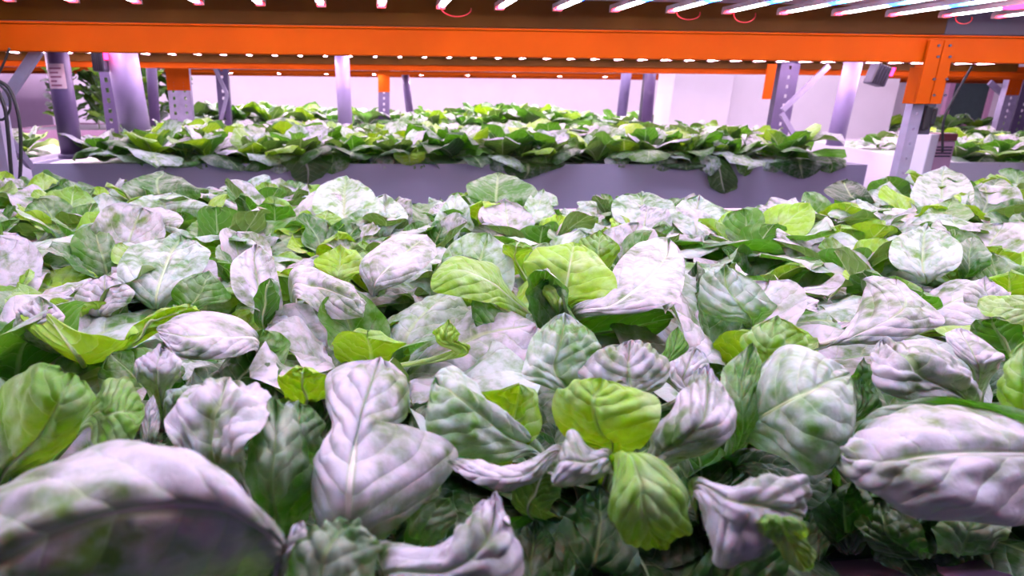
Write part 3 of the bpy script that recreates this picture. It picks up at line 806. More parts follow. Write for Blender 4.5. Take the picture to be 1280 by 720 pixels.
plant(520, 745, 'lettuce head at the bottom centre with a pointed lilac leaf', [
  dict(rows=rw((468,680, 480,720, 490,770, (13,13,12)), (535,692, 560,712, 590,765, (14,15.5,13)), (578,662, 606,678, 646,716, (15.5,17,15)), (598,632, 618,642, 634,655, 17), (612,621, 620,621, 628,624, 17)), mat='lilac', amp=.0035, ruf=.002, nu=50, nv=41),
  dict(rows=rw((600,760, 640,760, 680,760, 8), (630,690, 665,690, 705,700, 9), (640,660, 668,655, 690,665, 9.5)), mat='dark'),
], filler=4, fs=.6)
plant(740, 640, 'lettuce head with a drooping lime leaf below centre, surrounded by lamp-lit pale ones', [
  dict(rows=rw((680,562, 680,570, 674,577, 10), (642,528, 640,546, 622,580, (14,13.5,12)), (608,500, 600,516, 562,566, (16,17,14.5)), (586,474, 565,492, 536,545, (17.5,18,16)), (563,450, 545,478, 528,505, 17.5)), mat='pale', amp=.0028, nu=50, nv=37),
  dict(rows=rw((704,560, 705,568, 703,576, 13), (655,580, 655,594, 660,608, (14.5,15.5,14)), (600,580, 602,594, 612,608, (15.5,16.5,15)), (562,570, 560,578, 566,588, 15.5)), mat='lilac', amp=.0015),
  dict(rows=rw((752,575, 766,570, 786,574, 11), (706,546, 752,542, 802,560, (14,14.5,14)), (690,508, 742,512, 822,532, (16.5,17,17)), (700,486, 744,490, 824,504, (18,18,18)), (722,479, 752,479, 796,486, 18)), mat='lime', amp=.0022, nu=50, nv=41, lab='bright lime leaf'),
  dict(rows=rw((765,572, 762,580, 770,600, 14), (740,560, 735,578, 745,600, (16,16.5,15)), (716,540, 706,575, 695,608, (17,17,15.5)), (700,555, 694,585, 690,606, 16)), mat='lilac', amp=.001, ruf=.001),
  dict(rows=rw((762,570, 776,570, 800,572, 15.5), (766,605, 800,598, 856,608, (15.5,16.5,15)), (764,645, 805,640, 864,645, (14,15,13.5)), (775,672, 815,672, 856,668, (12,12.5,12)), (800,684, 822,682, 842,680, 11)), mat='lime', amp=.002, nu=50, nv=41, lab='drooping yellow-green leaf'),
  dict(rows=rw((806,572, 812,580, 832,590, 13), (818,538, 846,555, 884,564, (15.5,16.5,14.5)), (848,500, 880,522, 921,524, (17.5,18.5,17)), (862,472, 884,474, 912,494, (18,18,18)), (872,464, 883,463, 894,468, 18)), mat='lilac', amp=.0026, nu=50, nv=37),
  dict(rows=rw((650,640, 665,640, 690,640, 9), (640,612, 670,612, 702,622, 12), (655,592, 680,590, 700,600, 13.5)), mat='lilac'),
  dict(rows=rw((690,720, 740,715, 800,720, 8), (700,660, 750,650, 790,660, 10), (720,620, 750,610, 780,630, 11)), mat='dark'),
  dict(rows=rw((590,580, 610,590, 640,600, 8), (600,515, 640,520, 670,540, 13), (598,482, 650,480, 680,490, 16)), mat='lime'),
], filler=5, fs=.6)
plant(880, 650, 'lettuce head right of centre at the bottom with forked lilac leaf', [
  dict(rows=rw((862,600, 868,608, 866,622, 14), (920,612, 912,625, 886,660, (16,17,14)), (972,600, 948,632, 892,702, (16.5,17,13)), (1002,600, 985,640, 935,705, (16,16,13)), (1006,628, 1000,645, 975,680, 15)), mat='lilac', amp=.003, nu=46, nv=37),
  dict(rows=rw((938,652, 960,648, 990,656, 16), (955,672, 982,668, 1010,680, (15.5,16,15)), (985,705, 1008,712, 1018,702, 14)), mat='lime', amp=.0015),
  dict(rows=rw((850,740, 900,740, 960,740, 8), (890,680, 930,670, 990,690, 11), (920,640, 955,635, 990,650, 12)), mat='dark'),
], filler=6, fs=.6)
plant(905, 575, 'lettuce head with a wide pale leaf and yellow-green upright ones, right of centre', [
  dict(rows=rw((914,536, 912,545, 916,552, 10), (936,482, 952,520, 962,565, (15,14.5,12)), (962,442, 992,497, 1015,592, (17.5,18,13.5)), (1000,433, 1032,476, 1066,560, (18,19,15)), (1040,447, 1060,468, 1074,505, 17.5)), mat='pale', amp=.0022, nu=56, nv=45, lab='wide pale leaf'),
  dict(rows=rw((912,545, 928,548, 946,535, 12), (900,500, 925,500, 953,495, 15.5), (905,462, 932,458, 954,466, 17), (925,440, 940,435, 952,444, 17.5)), mat='mid'),
  dict(rows=rw((935,470, 955,472, 990,468, 14), (930,430, 962,432, 1008,428, (17,17.5,17)), (945,402, 970,398, 1000,405, 19)), mat='lime', lab='yellow-green leaf'),
  dict(rows=rw((905,570, 930,580, 940,600, 9), (960,560, 975,580, 980,610, 10), (1040,560, 1045,580, 1040,600, 10)), mat='dark'),
  dict(rows=rw((1040,520, 1060,525, 1080,520, 12), (1060,480, 1075,480, 1090,490, 14), (1068,455, 1080,450, 1092,462, 16)), mat='mid'),
], filler=7, fs=.6)
plant(1330, 620, 'lettuce head at the right edge with a large lilac-bellied oval leaf turned to us', [
  dict(rows=rw((1350,545, 1345,568, 1345,600, (16,16,13)), (1285,530, 1282,568, 1284,652, (17,17.5,13.5)), (1205,506, 1206,565, 1214,655, (17,18,14)), (1130,512, 1132,567, 1142,643, (17,18,14.5)), (1078,535, 1082,571, 1088,622, (16.5,17.5,15)), (1052,558, 1052,573, 1055,592, (16.5,17,16))),
       mat='lilac', amp=.0035, ruf=.001, nu=60, nv=45, lab='large oval leaf with lilac belly', tipr=.1, facecam=True),
  dict(rows=rw((1350,525, 1345,545, 1345,570, (19,17,15)), (1280,512, 1280,535, 1282,560, (18.5,17,15.5)), (1190,495, 1192,520, 1196,550, (18,16.5,15)), (1110,508, 1114,530, 1120,552, (17,16,14.5)), (1064,530, 1068,545, 1075,560, (16,15.5,14.5))), mat='mid', amp=.002, nu=46, nv=25, rib=False, lab='green rim leaf behind the oval one'),
], filler=8, fs=.6)
plant(1190, 655, 'low dark lettuce head above the pink rim at bottom right', [
  dict(rows=rw((1130,700, 1150,695, 1170,695, 5), (1075,675, 1110,668, 1160,682, 7.5), (1070,640, 1100,630, 1150,650, 8.5)), mat='dark'),
  dict(rows=rw((1170,690, 1200,692, 1230,688, 5), (1170,660, 1215,660, 1260,670, 8), (1190,630, 1230,625, 1270,640, 8)), mat='mid'),
  dict(rows=rw((1090,700, 1100,690, 1110,680, 5), (1140,640, 1150,640, 1165,645, 7), (1140,590, 1165,590, 1180,610, 7)), mat='dark'),
], filler=2, fs=.5)
plant(1065, 640, 'small dark lettuce head in the shade left of the large oval leaf', [
  dict(rows=rw((1050,690, 1060,690, 1075,690, 4), (1020,650, 1055,640, 1095,655, 8), (1035,610, 1062,604, 1090,615, 10)), mat='dark'),
  dict(rows=rw((1010,700, 1020,700, 1030,700, 4), (980,670, 1010,665, 1040,675, 6), (1000,640, 1020,636, 1042,645, 7)), mat='mid'),
], filler=3, fs=.5)
plant(1215, 515, 'lettuce head with a strongly ribbed pale leaf above the large oval leaf', [
  dict(rows=rw((1192,508, 1208,500, 1230,500, 12), (1130,500, 1166,476, 1212,464, (14.5,16,15)), (1094,472, 1130,450, 1172,436, (16,17.5,16.5)), (1087,440, 1104,430, 1130,424, 16.5)), mat='lilac', amp=.0042, ruf=.001, nu=50, nv=41),
  dict(rows=rw((1262,540, 1280,545, 1300,540, 12), (1250,490, 1275,485, 1310,480, (15,17,17)), (1262,432, 1282,425, 1310,420, 19)), mat='lime', amp=.003),
  dict(rows=rw((1215,470, 1225,475, 1240,470, 13), (1185,430, 1215,440, 1255,448, 16), (1180,412, 1200,412, 1230,420, 16)), mat='lilac', amp=.001),
], filler=3, fs=.6)
plant(745, 510, 'lettuce head with two white-ribbed blistered leaves side by side, below centre', [
  dict(rows=rw((700,492, 714,490, 738,482, 13), (654,470, 696,456, 750,446, (15.5,16,16)), (664,428, 702,424, 749,428, (17,17.5,17.5)), (686,401, 706,399, 728,408, 18)), mat='pale', amp=.0038, ruf=.001, nu=46, nv=37),
  dict(rows=rw((768,500, 786,500, 804,498, 13), (722,470, 786,474, 838,466, (15,15.5,16)), (740,446, 786,448, 826,442, (16.5,17,17)), (772,430, 788,428, 812,425, 17.5)), mat='lilac', amp=.0036, ruf=.002, nu=46, nv=37),
  dict(rows=rw((800,470, 815,472, 830,470, 12), (828,440, 840,442, 858,440, 15), (838,412, 848,410, 858,418, 16.5)), mat='mid', amp=.001),
  dict(rows=rw((840,500, 850,505, 860,500, 12), (828,470, 855,470, 880,468, 15), (850,440, 870,438, 890,448, 16)), mat='lilac'),
], filler=4, fs=.6)
plant(715, 420, 'largest lettuce head near the centre with bright lime leaves opening wide', [
  dict(rows=rw((690,385, 700,388, 712,384, 12), (662,350, 706,356, 758,376, (14.5,15,15)), (656,328, 712,330, 771,352, (17.5,17.5,17)), (672,311, 716,312, 757,330, (18.5,18.5,18)), (694,307, 718,307, 740,314, 18.5)), mat='lime', amp=.0022, nu=50, nv=41, lab='bright lime leaf'),
  dict(rows=rw((640,366, 643,376, 634,388, 12.5), (622,334, 612,352, 606,378, (16,16,14.5)), (578,321, 572,336, 556,368, (17.5,18,16)), (545,334, 540,345, 530,362, (17,17.5,16.5))), mat='lime', amp=.0015, ruf=.002, lab='lime leaf folded at its edge'),
  dict(rows=rw((712,388, 716,394, 726,400, 12), (752,366, 768,380, 796,392, (15,15.5,15)), (772,330, 808,350, 846,372, (17.5,17,16.5)), (796,302, 834,318, 856,340, (18,17.5,17)), (815,296, 836,300, 850,312, 17)), mat='lilac', amp=.002, ruf=.002, nu=46, nv=37, lab='broad white leaf'),
  dict(rows=rw((662,398, 668,420, 676,452, (9,8,5)), (618,382, 626,412, 640,455, (13,10.5,6)), (585,366, 592,400, 604,446, (15.5,12,7)), ), mat='mid', amp=.002, lab='mid green leaf standing on edge'),
  dict(rows=rw((688,462, 700,466, 714,460, 4), (668,420, 700,415, 738,432, 9), (662,372, 690,362, 716,392, 14), (672,352, 690,348, 704,362, 15.5)), mat='mid', amp=.002),
  dict(rows=rw((668,402, 684,408, 704,402, 9), (658,368, 678,372, 712,378, (14,12,14)), (660,340, 682,338, 702,346, 17)), mat='pale', amp=.002),
  dict(rows=rw((700,396, 704,425, 712,450, (10,7,4)), (765,392, 768,412, 774,432, (13,10,7)), (845,380, 842,396, 838,416, (14.5,12,10))), mat='mid', amp=.002),
  dict(rows=rw((730,340, 745,345, 760,340, 13), (722,305, 748,310, 775,312, 17), (735,293, 750,290, 765,296, 18.5)), mat='lime'),
  dict(rows=rw((640,330, 650,335, 665,330, 13), (628,310, 645,312, 668,314, 17), (640,304, 650,302, 662,306, 18)), mat='lime', amp=.001),
], filler=5, fs=.85, fskip=6)
plant(300, 470, 'lettuce head with a flat white oval leaf, left of centre', [
  dict(rows=rw((322,424, 324,431, 320,442, 13.5), (286,393, 284,420, 292,446, (16,16.5,15.5)), (235,391, 236,420, 240,450, (16.5,17.5,16)), (200,404, 197,415, 204,432, 16.5)), mat='lilac', amp=.0016, ruf=.001, nu=46, nv=37, lab='flat white oval leaf'),
  dict(rows=rw((290,460, 320,470, 350,462, 10), (275,425, 315,440, 362,430, 13), (300,412, 330,412, 350,416, 15)), mat='mid'),
  dict(rows=rw((350,500, 375,505, 405,500, 11), (345,475, 378,480, 410,478, 15), (358,462, 380,460, 405,465, 16.5)), mat='lime'),
  dict(rows=rw((545,445, 552,450, 560,442, 13), (540,420, 556,424, 572,424, 16), (550,406, 562,404, 576,412, 17)), mat='lime'),
], filler=6, fs=.7)
plant(930, 425, 'lettuce head with an upright veined leaf, right of the central lime one', [
  dict(rows=rw((928,404, 940,406, 952,402, 11), (880,392, 926,384, 972,384, (12.5,14,14)), (874,358, 910,358, 952,366, (16,16,16)), (884,338, 906,332, 934,340, 18)), mat='pale', amp=.0036, ruf=.001, nu=46, nv=37),
  dict(rows=rw((860,385, 872,392, 885,395, 9), (852,358, 866,366, 880,372, 12), (862,332, 872,330, 884,340, 15)), mat='dark'),
  dict(rows=rw((1010,440, 1020,436, 1030,430, 11), (1060,405, 1080,412, 1100,430, (14,15,14)), (1085,360, 1130,385, 1165,412, (17,17,15)), (1062,346, 1120,352, 1186,395, (18,18,16)), ), mat='lilac', amp=.002, ruf=.002),
], filler=7, fs=.85, fskip=4)
plant(110, 450, 'lettuce head with lime-edged bowl of leaves at the left', [
  dict(rows=rw((60,430, 100,445, 140,440, 12), (30,405, 95,440, 160,425, (16,14.5,16)), (22,378, 60,392, 96,420, 17)), mat='lime', amp=.001, ruf=.002),
  dict(rows=rw((30,420, 45,425, 75,420, 13), (20,395, 50,396, 82,402, 16.5), (30,376, 52,374, 72,380, 17.5)), mat='lilac'),
  dict(rows=rw((150,430, 165,428, 180,425, 12), (170,405, 200,400, 230,400, (14,15,15.5)), (205,385, 235,384, 262,388, 17)), mat='lime', lab='lime leaf'),
], filler=8, fs=.85, fskip=3)


plant(205, 268, 'lettuce head in the back row with a tall green cap-shaped leaf, at left', [
  dict(rows=rw((198,262, 205,265, 213,262, 8), (165,248, 200,245, 245,250, 13), (152,233, 196,225, 252,240, 16), (172,220, 205,216, 236,226, 17)), mat='mid', nu=26, nv=19, rib=False),
  dict(rows=rw((205,275, 212,278, 220,275, 8), (160,262, 205,255, 262,268, 13), (165,248, 215,242, 262,255, 14.5)), mat='pale', nu=26, nv=19, rib=False),
  dict(rows=rw((195,290, 205,292, 215,290, 8), (150,285, 190,275, 225,285, 12), (165,262, 200,260, 232,266, 13)), mat='lilac', nu=26, nv=19, rib=False),
], filler=1, fs=.8, fskip=4)
plant(622, 278, 'tallest lettuce head in the back row, standing up against the grey panel at centre', [
  dict(rows=rw((616,268, 622,272, 628,268, 9), (588,250, 620,248, 662,252, 14), (584,232, 622,226, 670,236, 17), (600,221, 622,217, 652,223, 18)), mat='mid', nu=26, nv=21, rib=False),
  dict(rows=rw((640,288, 646,290, 652,287, 9), (652,265, 670,264, 690,268, 13), (662,240, 680,238, 689,248, 16)), mat='pale', nu=24, nv=17, rib=False),
  dict(rows=rw((580,300, 586,302, 592,298, 8), (545,282, 568,278, 592,282, 12), (552,258, 568,255, 586,262, 15), (564,244, 572,241, 580,248, 16.5)), mat='pale', nu=26, nv=19, rib=False),
  dict(rows=rw((630,294, 637,298, 644,294, 9), (601,280, 634,276, 667,283, 13), (600,263, 632,257, 662,265, 15), (612,253, 631,250, 650,255, 16)), mat='lilac', nu=26, nv=19, rib=False),
], filler=2, fs=.8, fskip=4)
plant(835, 290, 'crinkled pale lettuce head in the back row, right of the centre', [
  dict(rows=rw((803,290, 812,292, 821,290, 9), (768,273, 806,268, 846,272, 13), (766,252, 802,248, 840,253, 15), (780,244, 801,242, 822,245, 15.7)), mat='pale', amp=.005, nu=26, nv=21, rib=False),
  dict(rows=rw((862,302, 868,304, 875,302, 8), (838,276, 869,272, 908,278, 12), (846,252, 874,247, 908,258, 14.5)), mat='pale', amp=.005, nu=26, nv=19, rib=False),
], filler=3, fs=.75, fskip=4)
plant(440, 285, 'tall pale lettuce head in the back row, left of the pink rim gap', [
  dict(rows=rw((424,290, 431,292, 438,290, 9), (392,264, 430,262, 472,268, 13), (396,237, 431,232, 468,242, 16), (411,225, 432,222, 452,228, 17)), mat='pale', amp=.004, nu=26, nv=21, rib=False),
  dict(rows=rw((462,296, 468,298, 475,296, 8), (452,272, 480,270, 508,276, 12), (458,250, 482,246, 504,255, 14)), mat='pale', amp=.005, nu=26, nv=19, rib=False),
  dict(rows=rw((395,292, 402,294, 410,292, 9), (385,280, 405,276, 430,282, 12), (392,268, 410,265, 426,270, 13)), mat='lime', nu=22, nv=15, rib=False),
], filler=4, fs=.75, fskip=4)
plant(1190, 272, 'tall round-leaved lettuce head in the back row below the perforated post', [
  dict(rows=rw((1172,272, 1180,275, 1188,272, 8), (1140,252, 1178,248, 1216,255, 13), (1142,228, 1178,222, 1216,232, 16), (1158,214, 1180,210, 1204,216, 17.5)), mat='pale', amp=.005, nu=26, nv=21, rib=False),
  dict(rows=rw((1208,278, 1215,280, 1222,277, 8), (1205,262, 1232,258, 1262,262, 12), (1218,236, 1242,232, 1268,240, 15.5), (1235,226, 1250,224, 1265,230, 16)), mat='mid', nu=26, nv=19, rib=False),
  dict(rows=rw((1168,290, 1176,292, 1184,290, 8), (1150,275, 1180,270, 1210,278, 12), (1165,255, 1190,250, 1222,262, 14)), mat='mid', nu=24, nv=17, rib=False),
], filler=5, fs=.8, fskip=4)
plant(1075, 285, 'lettuce head in the back row with a dark rounded leaf, left of the post', [
  dict(rows=rw((1078,262, 1088,264, 1095,260, 9), (1045,250, 1065,246, 1092,252, 13), (1030,238, 1055,228, 1088,240, 15), (1040,229, 1058,225, 1076,231, 15.5)), mat='dark', nu=26, nv=19, rib=False),
  dict(rows=rw((1065,292, 1075,294, 1085,292, 8), (1035,275, 1075,268, 1110,276, 12), (1040,258, 1070,252, 1100,260, 13.5)), mat='pale', amp=.005, nu=26, nv=19, rib=False),
  dict(rows=rw((1100,275, 1108,277, 1116,275, 8), (1090,255, 1112,252, 1136,258, 12), (1096,232, 1112,228, 1128,240, 15)), mat='pale', nu=24, nv=17, rib=False),
], filler=6, fs=.75, fskip=4)
plant(212, 392, 'lettuce head with a big pale leaf leaning left and a rounded lime leaf beside it', [
  dict(rows=rw((188,386, 196,389, 206,386, 10), (148,350, 200,352, 248,346, 14), (160,312, 215,312, 264,320, 16), (188,298, 226,296, 252,304, 17)), mat='pale', amp=.0036, nu=34, nv=27),
  dict(rows=rw((222,390, 230,392, 240,388, 10), (214,366, 250,364, 287,374, 13.5), (232,344, 262,341, 284,354, 15.5)), mat='mid', nu=30, nv=21),
  dict(rows=rw((120,395, 130,398, 142,395, 10), (95,375, 130,370, 165,378, 13), (100,352, 132,345, 165,355, 15)), mat='lilac', amp=.003, nu=30, nv=21),
], filler=7, fs=.85, fskip=5)
plant(372, 405, 'lettuce head with broad white leaves either side of a narrow green fold, left of centre', [
  dict(rows=rw((344,400, 350,402, 357,400, 10), (298,372, 325,366, 352,380, 13), (288,336, 318,326, 347,338, 15.5), (300,316, 320,308, 341,317, 16.5)), mat='lilac', amp=.003, nu=34, nv=25),
  dict(rows=rw((360,350, 365,361, 370,374, 13), (385,333, 394,358, 406,396, (15,14.5,12)), (430,352, 436,372, 444,398, (15.5,15,13)), (452,372, 456,382, 458,394, 14)), mat='lilac', amp=.003, nu=34, nv=25),
  dict(rows=rw((322,408, 332,410, 344,408, 9), (318,375, 334,378, 350,380, 13), (328,350, 338,348, 348,356, 16)), mat='mid', nu=26, nv=17),
], filler=8, fs=.85, fskip=5)
plant(470, 362, 'lettuce head with a white leaf sweeping up, left of the largest lime-leaved head', [
  dict(rows=rw((460,362, 466,366, 474,364, 11), (450,330, 476,342, 502,354, (15,14.5,13)), (478,302, 508,314, 538,328, (16,16,15)), (512,290, 534,295, 552,306, 16)), mat='lilac', amp=.0025, nu=34, nv=25),
  dict(rows=rw((420,352, 428,354, 438,352, 11), (395,335, 425,330, 455,338, 14), (400,315, 425,308, 452,318, 16)), mat='lime', nu=28, nv=21),
], filler=0, fs=.8, fskip=5)
plant(1160, 345, 'crinkled round lettuce head right of the white sweeping leaf', [
  dict(rows=rw((1150,350, 1158,352, 1167,350, 10), (1115,328, 1155,325, 1200,330, 13.5), (1112,302, 1155,295, 1202,306, 15.5), (1135,290, 1158,286, 1182,292, 16)), mat='pale', amp=.005, nu=34, nv=27),
  dict(rows=rw((1195,345, 1205,348, 1215,345, 10), (1190,322, 1212,318, 1240,326, 14), (1195,302, 1215,298, 1236,306, 15)), mat='mid', nu=26, nv=17),
], filler=1, fs=.85, fskip=5)
plant(1250, 410, 'lettuce head at the right edge with a horizontal lime leaf', [
  dict(rows=rw((1310,380, 1308,392, 1308,404, 13), (1262,371, 1262,386, 1265,404, (16.5,16,15)), (1222,372, 1222,380, 1228,391, 16)), mat='lime', nu=30, nv=21),
  dict(rows=rw((1255,450, 1265,452, 1280,450, 8), (1210,425, 1245,418, 1280,420, 12), (1215,400, 1240,398, 1275,402, 14)), mat='mid', nu=28, nv=19),
  dict(rows=rw((1240,400, 1252,402, 1262,398, 11), (1205,375, 1235,370, 1262,376, 14), (1208,352, 1230,348, 1255,356, 15.5)), mat='lilac', nu=28, nv=19),
], filler=2, fs=.85, fskip=5)

# --- rows of ordinary heads filling the near bed
rowsY = [1.84, 1.62, 1.41, 1.21, 1.02, .84, .68, .53, .40, .29]
rowname = ['back row', 'second row from back', 'third row from back', 'fourth row from back', 'fifth row from back', 'sixth row from back', 'seventh row from back', 'eighth row from back', 'ninth row from back', 'nearest row']
gaps = {0: [(500, 528), (697, 735), (905, 1020)]}
looks = ['lamp-lit pale green', 'mottled green', 'silvery green', 'bright green', 'ruffled green']
rnd = random.Random(5)
for ri, Y in enumerate(rowsY):
    xs = []
    x = -1.7+(.10 if ri % 2 else 0)
    cand = []
    while x < 2.6:
        xx = x+rnd.uniform(-.03, .03); yy = Y+rnd.uniform(-.03, .03); x += .215
        px, py = proj((xx, yy, RAFT+.12))
        if px < -70 or px > 1350 or (py > 560 and px > 1020): continue
        d = min(math.hypot(xx-a, yy-b) for a, b in HERO)
        if .64 < Y and d < .11: continue
        if Y <= .64 and d < .07: continue
        if ri == 1 and 695 < px < 735: continue
        if ri in gaps and any(a-8 < px < b+8 for a, b in gaps[ri]): continue
        cand.append((xx, yy, px))
    if ri == 0:
        cand = []
        for (qx, sc_) in ((-25, .95), (55, .95), (130, .85), (290, .9), (355, .85), (570, .7), (765, .6), (1120, .9), (1262, 1.05), (1330, 1)):
            q = P(qx, 240, Y=1.80); cand.append((q.x, 1.80+rnd.uniform(-.02, .02), qx, sc_))
    if ri == 2:
        for qx in (905, 985, 715): q = P(qx, 292, Y=1.50); cand.append((q.x, 1.50, qx))
        cand.sort()
    for k, (xx, yy, px, *sc0) in enumerate(cand):
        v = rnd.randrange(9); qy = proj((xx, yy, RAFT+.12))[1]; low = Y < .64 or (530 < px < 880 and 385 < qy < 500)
        s = rnd.uniform(.85, 1.12)
        if low: s *= .72
        if ri == 0: s = sc0[0]
        if ri == 2 and (680 < px < 760 or 870 < px < 1040): s = .66
        if ri == 1 and (690 < px < 760 or 880 < px < 1035 or 490 < px < 545): s = .56
        lab = '%s lettuce head, %s from left in the %s, near bed' % (looks[v % 5], ords[k], rowname[ri])
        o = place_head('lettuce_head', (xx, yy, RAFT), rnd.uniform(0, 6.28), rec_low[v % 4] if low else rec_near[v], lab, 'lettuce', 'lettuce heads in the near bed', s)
        if ri < 5 or True:
            o.rotation_euler[0] = rnd.uniform(-.08, .08); o.rotation_euler[1] = rnd.uniform(-.08, .08)

# --- heads in the beds behind
def far_head(loc, rz, s, label, group, v, tilt=(0, 0), name='lettuce_head'):
    o = bpy.data.objects.new(name, far_mesh[v]); C.objects.link(o)
    o.location = loc; o.rotation_euler = (tilt[0], tilt[1], rz); o.scale = (s, s, s)
    return tag(o, label, 'lettuce', group)
r2 = ['front row', 'second row', 'third row', 'fourth row', 'fifth row']
for ri in range(5):
    Y = B2Y+.14+ri*.32; k = 0
    x = b2x0+.30+(.12 if ri % 2 else 0)
    while x < b2x1-.16:
        xx = x+rnd.uniform(-.03, .03)
        far_head((xx, Y+rnd.uniform(-.03, .03), RAFT), rnd.uniform(0, 6.28), rnd.uniform(1.1, 1.4) if ri < 2 else rnd.uniform(.95, 1.2),
                 'leafy lettuce head, %s from the left in the %s of the long grey bed' % (ords[k], r2[ri]) if ri < 2 else 'lettuce head among the crowded back rows of the long grey bed',
                 'lettuce heads in the long grey bed' if ri < 2 else 'lettuce heads in the back rows of the long grey bed', rnd.randrange(6))
        k += 1; x += .27 if ri < 2 else .3
for ri in range(3):
    for k in range(5):
        x = fl.x+.25+k*.28+ri*-.12; Y = fl.y+.15+ri*.45
        t = (Y-fl.y)/(bl.y-fl.y); x = fl.x+(bl.x-fl.x)*t+.22+k*.28
        far_head((x, Y, RAFT), rnd.uniform(0, 6.28), rnd.uniform(.85, 1.1), '%s lettuce head from the left in the %s of the white-ended bed' % (ords[k], r2[ri]), 'lettuce heads in the white-ended bed', rnd.randrange(6))
for k in range(4):
    far_head((lbx.x-.16-.25*(k % 2)-.05, B2Y+.3+.3*(k//2), RAFT), rnd.uniform(0, 6.28), 1.05, ['front lettuce head beside the dark purple pipe at the left', 'front lettuce head at the very left edge', 'rear lettuce head beside the dark purple pipe at the left', 'rear lettuce head at the very left edge'][k], 'lettuce heads in the left bed', rnd.randrange(6))
xa = P(250, 150, Y=B3Y).x; xb = P(836, 150, Y=B3Y).x
for ri in range(3):
    x = xa
    while x < xb:
        px = proj((x, B3Y+.2, RAFT))[0]
        tall = 1.25 if px < 400 or 600 < px < 720 else 1.0
        if not (ri == 0 and (455 < px < 505 or 720 < px < 770)):
            far_head((x+rnd.uniform(-.05, .05), B3Y+.2+ri*.45, RAFT), rnd.uniform(0, 6.28), rnd.uniform(1.1, 1.4)*tall, 'small lettuce head in the pink bed of the third rack', 'lettuce heads in the third rack', rnd.randrange(6))
        x += .33
for k in range(9):
    far_head((P(1112, 165, Y=B4Y).x+.2+k*.34, B4Y+.3, RAFT), rnd.uniform(0, 6.28), 1.3, 'small lettuce head in the pink bed below the dark window', 'lettuce heads in the far right bed', rnd.randrange(6))
# tall bushy plants behind the left poles
x0 = P(72, 150, Y=B3Y).x; x1 = P(232, 150, Y=B3Y).x
def bushy(loc, s, label, seed):
    rr = random.Random(seed); root = empty('bushy_herb', loc, label, 'herb', 'bushy herbs behind the left poles')
    H = .52*s
    MB().tube([(0, 0, 0), (.01, 0, H*.5), (0, .01, H)], .006, 8).build('stem', M_pipe if False else MR, root, smooth=True)
    rec = rec_far[seed % 6]; vs = []
    for i in range(70):
        t = i/69; az = i*GA; me = rec[rr.randrange(4, len(rec))][0]
        o = bpy.data.objects.new('leaf', me); C.objects.link(o); o.parent = root
        r = .02+.07*rr.random(); o.location = (r*math.cos(az), r*math.sin(az), .06+H*t-.02); o.rotation_euler = (rr.uniform(-.3, .3), rr.uniform(-.5, .2), az)
        q = rr.uniform(.6, 1.0); o.scale = (q, q, q)
    return root
for k in range(6):
    bushy((x0+(x1-x0)*(k+.3)/6, B3Y+.05+.25*(k % 2), RAFT), rnd.uniform(.85, 1.1), 'tall bushy herb with rounded leaves, %s from the left behind the poles' % ords[k], k)

# drooping leaves over the front rim of the long grey bed
def rim_leaf(px, py, w, drop, mt, label, seed, rows=None):
    top = P(px, 203, Y=B2Y+.03)
    root = empty('lettuce_head', (top.x, B2Y+.06, RAFT), label, 'lettuce', 'lettuces spilling over the rim of the long grey bed')
    rr = random.Random(seed)
    for j, (dx, ww, dd, mm) in enumerate(((-.6*w, w*.8, drop*.45, 'pale'), (.6*w, w*.8, drop*.5, 'mid'))):
        W = ww/F_PX*B2Y; D = dd/F_PX*B2Y
        me = leaf_local(rr.uniform(0, 40), .16+D, W, R(35), R(-118), rr.uniform(-.5, -.2), .004, .003, LM[mm], nu=24, nv=15)
        o = bpy.data.objects.new('leaf', me); C.objects.link(o); o.parent = root
        o.rotation_euler = (0, 0, R(-90)+rr.uniform(-.15, .15)); o.location = (dx/F_PX*B2Y, .05, .03)
    for j in range(7):
        me = leaf_local(rr.uniform(0, 40), .13, .09, R(60), R(10+10*j), .3, .004, .003, LM[rr.choice(['mid', 'lime', 'pale'])], nu=12, nv=9)
        o = bpy.data.objects.new('leaf', me); C.objects.link(o); o.parent = root
        o.rotation_euler = (0, 0, j*GA); o.location = (0, .05, .02)
    if rows:
        G = np.array([[tuple(P(a, b, Y=B2Y+q[6]/100)) for a, b in ((q[0], q[1]), (q[2], q[3]), (q[4], q[5]))] for q in rows])
        S = catmull(G, 30); u = np.linspace(0, 1, 30); v = np.linspace(-1, 1, 21); U, V = np.meshgrid(u, v, indexing='ij')
        t = np.clip((U-.8)/.2, 0, 1); Vv = V*np.sqrt(np.clip(1-t**2.2, .0004, 1))
        Pts = (Vv*(Vv-1)/2)[..., None]*S[:, None, 0]+(1-Vv**2)[..., None]*S[:, None, 1]+(Vv*(Vv+1)/2)[..., None]*S[:, None, 2]
        me, _, _ = sheet_mesh('leaf', Pts-np.array(root.location), LM[mt], U, V, detail(U, V, px*.1, .005, .004), facecam=False)
        o = bpy.data.objects.new('leaf', me); C.objects.link(o); o.parent = root
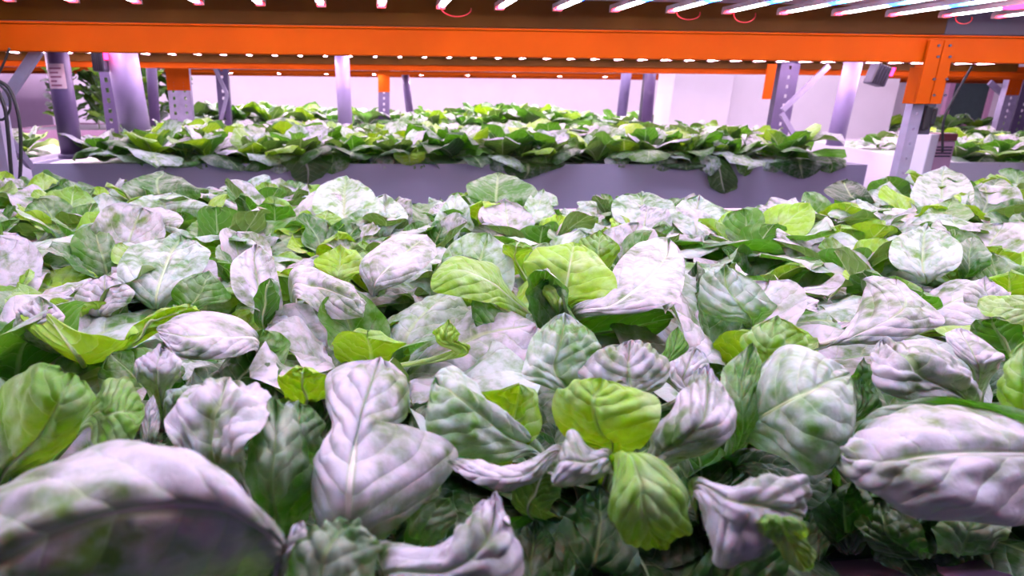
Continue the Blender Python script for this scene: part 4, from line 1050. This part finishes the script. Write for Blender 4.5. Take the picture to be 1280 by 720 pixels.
ROWS = {385: [(352,196, 375,190, 408,194, 12), (350,203, 380,199, 416,203, -2), (362,213, 385,212, 412,211, -4), (365,222, 385,224, 404,221, -3), (374,228, 385,230, 394,227, -2)],
        228: [(190,200, 220,196, 255,199, 12), (193,204, 222,205, 250,203, -2), (200,208, 225,210, 245,207, -3)],
        500: [(495,196, 510,198, 520,196, 6), (492,188, 511,192, 530,190, -1), (493,197, 512,200, 531,198, -3), (500,205, 513,206, 525,205, -2)],
        655: [(625,200, 660,196, 704,201, 12), (628,207, 660,205, 706,207, -2), (632,216, 660,216, 690,213, -4), (642,222, 655,224, 670,219, -3)],
        795: [(765,190, 780,194, 795,190, 8), (758,182, 780,180, 800,184, 2), (764,176, 780,175, 792,177, 0)],
        855: [(822,202, 855,198, 892,202, 12), (826,206, 858,206, 890,205, -2), (836,211, 858,213, 880,210, -3)],
        902: [(884,196, 895,192, 908,196, 12), (881,205, 897,202, 912,205, -1), (884,220, 901,220, 921,222, -4), (888,234, 904,236, 922,233, -3), (898,241, 906,242, 914,239, -2)],
        1000: [(960,198, 1000,194, 1042,198, 14), (963,204, 1000,203, 1040,203, -2), (975,213, 1002,214, 1028,211, -4), (985,220, 1004,223, 1018,218, -3)]}
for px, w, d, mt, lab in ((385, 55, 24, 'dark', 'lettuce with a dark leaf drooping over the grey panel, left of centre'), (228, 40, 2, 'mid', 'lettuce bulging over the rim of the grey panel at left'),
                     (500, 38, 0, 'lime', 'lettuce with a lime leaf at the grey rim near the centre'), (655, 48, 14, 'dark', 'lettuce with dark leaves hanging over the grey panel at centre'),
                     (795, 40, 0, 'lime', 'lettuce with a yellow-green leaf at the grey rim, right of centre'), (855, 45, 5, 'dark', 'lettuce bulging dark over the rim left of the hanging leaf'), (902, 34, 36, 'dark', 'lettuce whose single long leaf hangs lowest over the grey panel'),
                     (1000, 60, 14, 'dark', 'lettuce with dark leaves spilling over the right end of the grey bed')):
    rim_leaf(px, 0, w, d, mt, lab, px, ROWS.get(px))

# ------------------------------------------------------------------ light
w = bpy.data.worlds.new('world'); bpy.context.scene.world = w; w.use_nodes = True
w.node_tree.nodes['Background'].inputs[0].default_value = (.50, .36, .95, 1); w.node_tree.nodes['Background'].inputs[1].default_value = .14
def area(name, loc, sx, sy, power, col, rot=(0, 0, 0)):
    l = bpy.data.lights.new(name, 'AREA'); l.shape = 'RECTANGLE'; l.size = sx; l.size_y = sy; l.energy = power; l.color = col
    o = bpy.data.objects.new(name, l); C.objects.link(o); o.location = loc; o.rotation_euler = rot; return o
area('aisle_fill', (0, B2Y-.75, 3.0), 5, .2, 110, (.78, .72, 1))  # added fill for the grey bed panel, no fixture modelled
area('second_aisle_fill', (-1.2, 5.75, 2.9), 6, .2, 90, (.95, .80, 1))  # added fill to brighten the bushes and third-rack plants
area('rear_wall_fill', (0, 9.2, 3.0), 14, .3, 260, (1, .74, 1))  # added fill that lifts the back wall, source unseen
area('partition_fill', (3.2, 5.6, 3.0), 4, .2, 115, (1, .76, 1))  # added fill brightening the partition wall

sc = bpy.context.scene
sc.view_settings.view_transform = 'Standard'; sc.view_settings.look = 'None'; sc.view_settings.gamma = 1; sc.view_settings.exposure = -0.06
sc.view_settings.use_curve_mapping = False
sc.cycles.max_bounces = 8; sc.cycles.transmission_bounces = 6
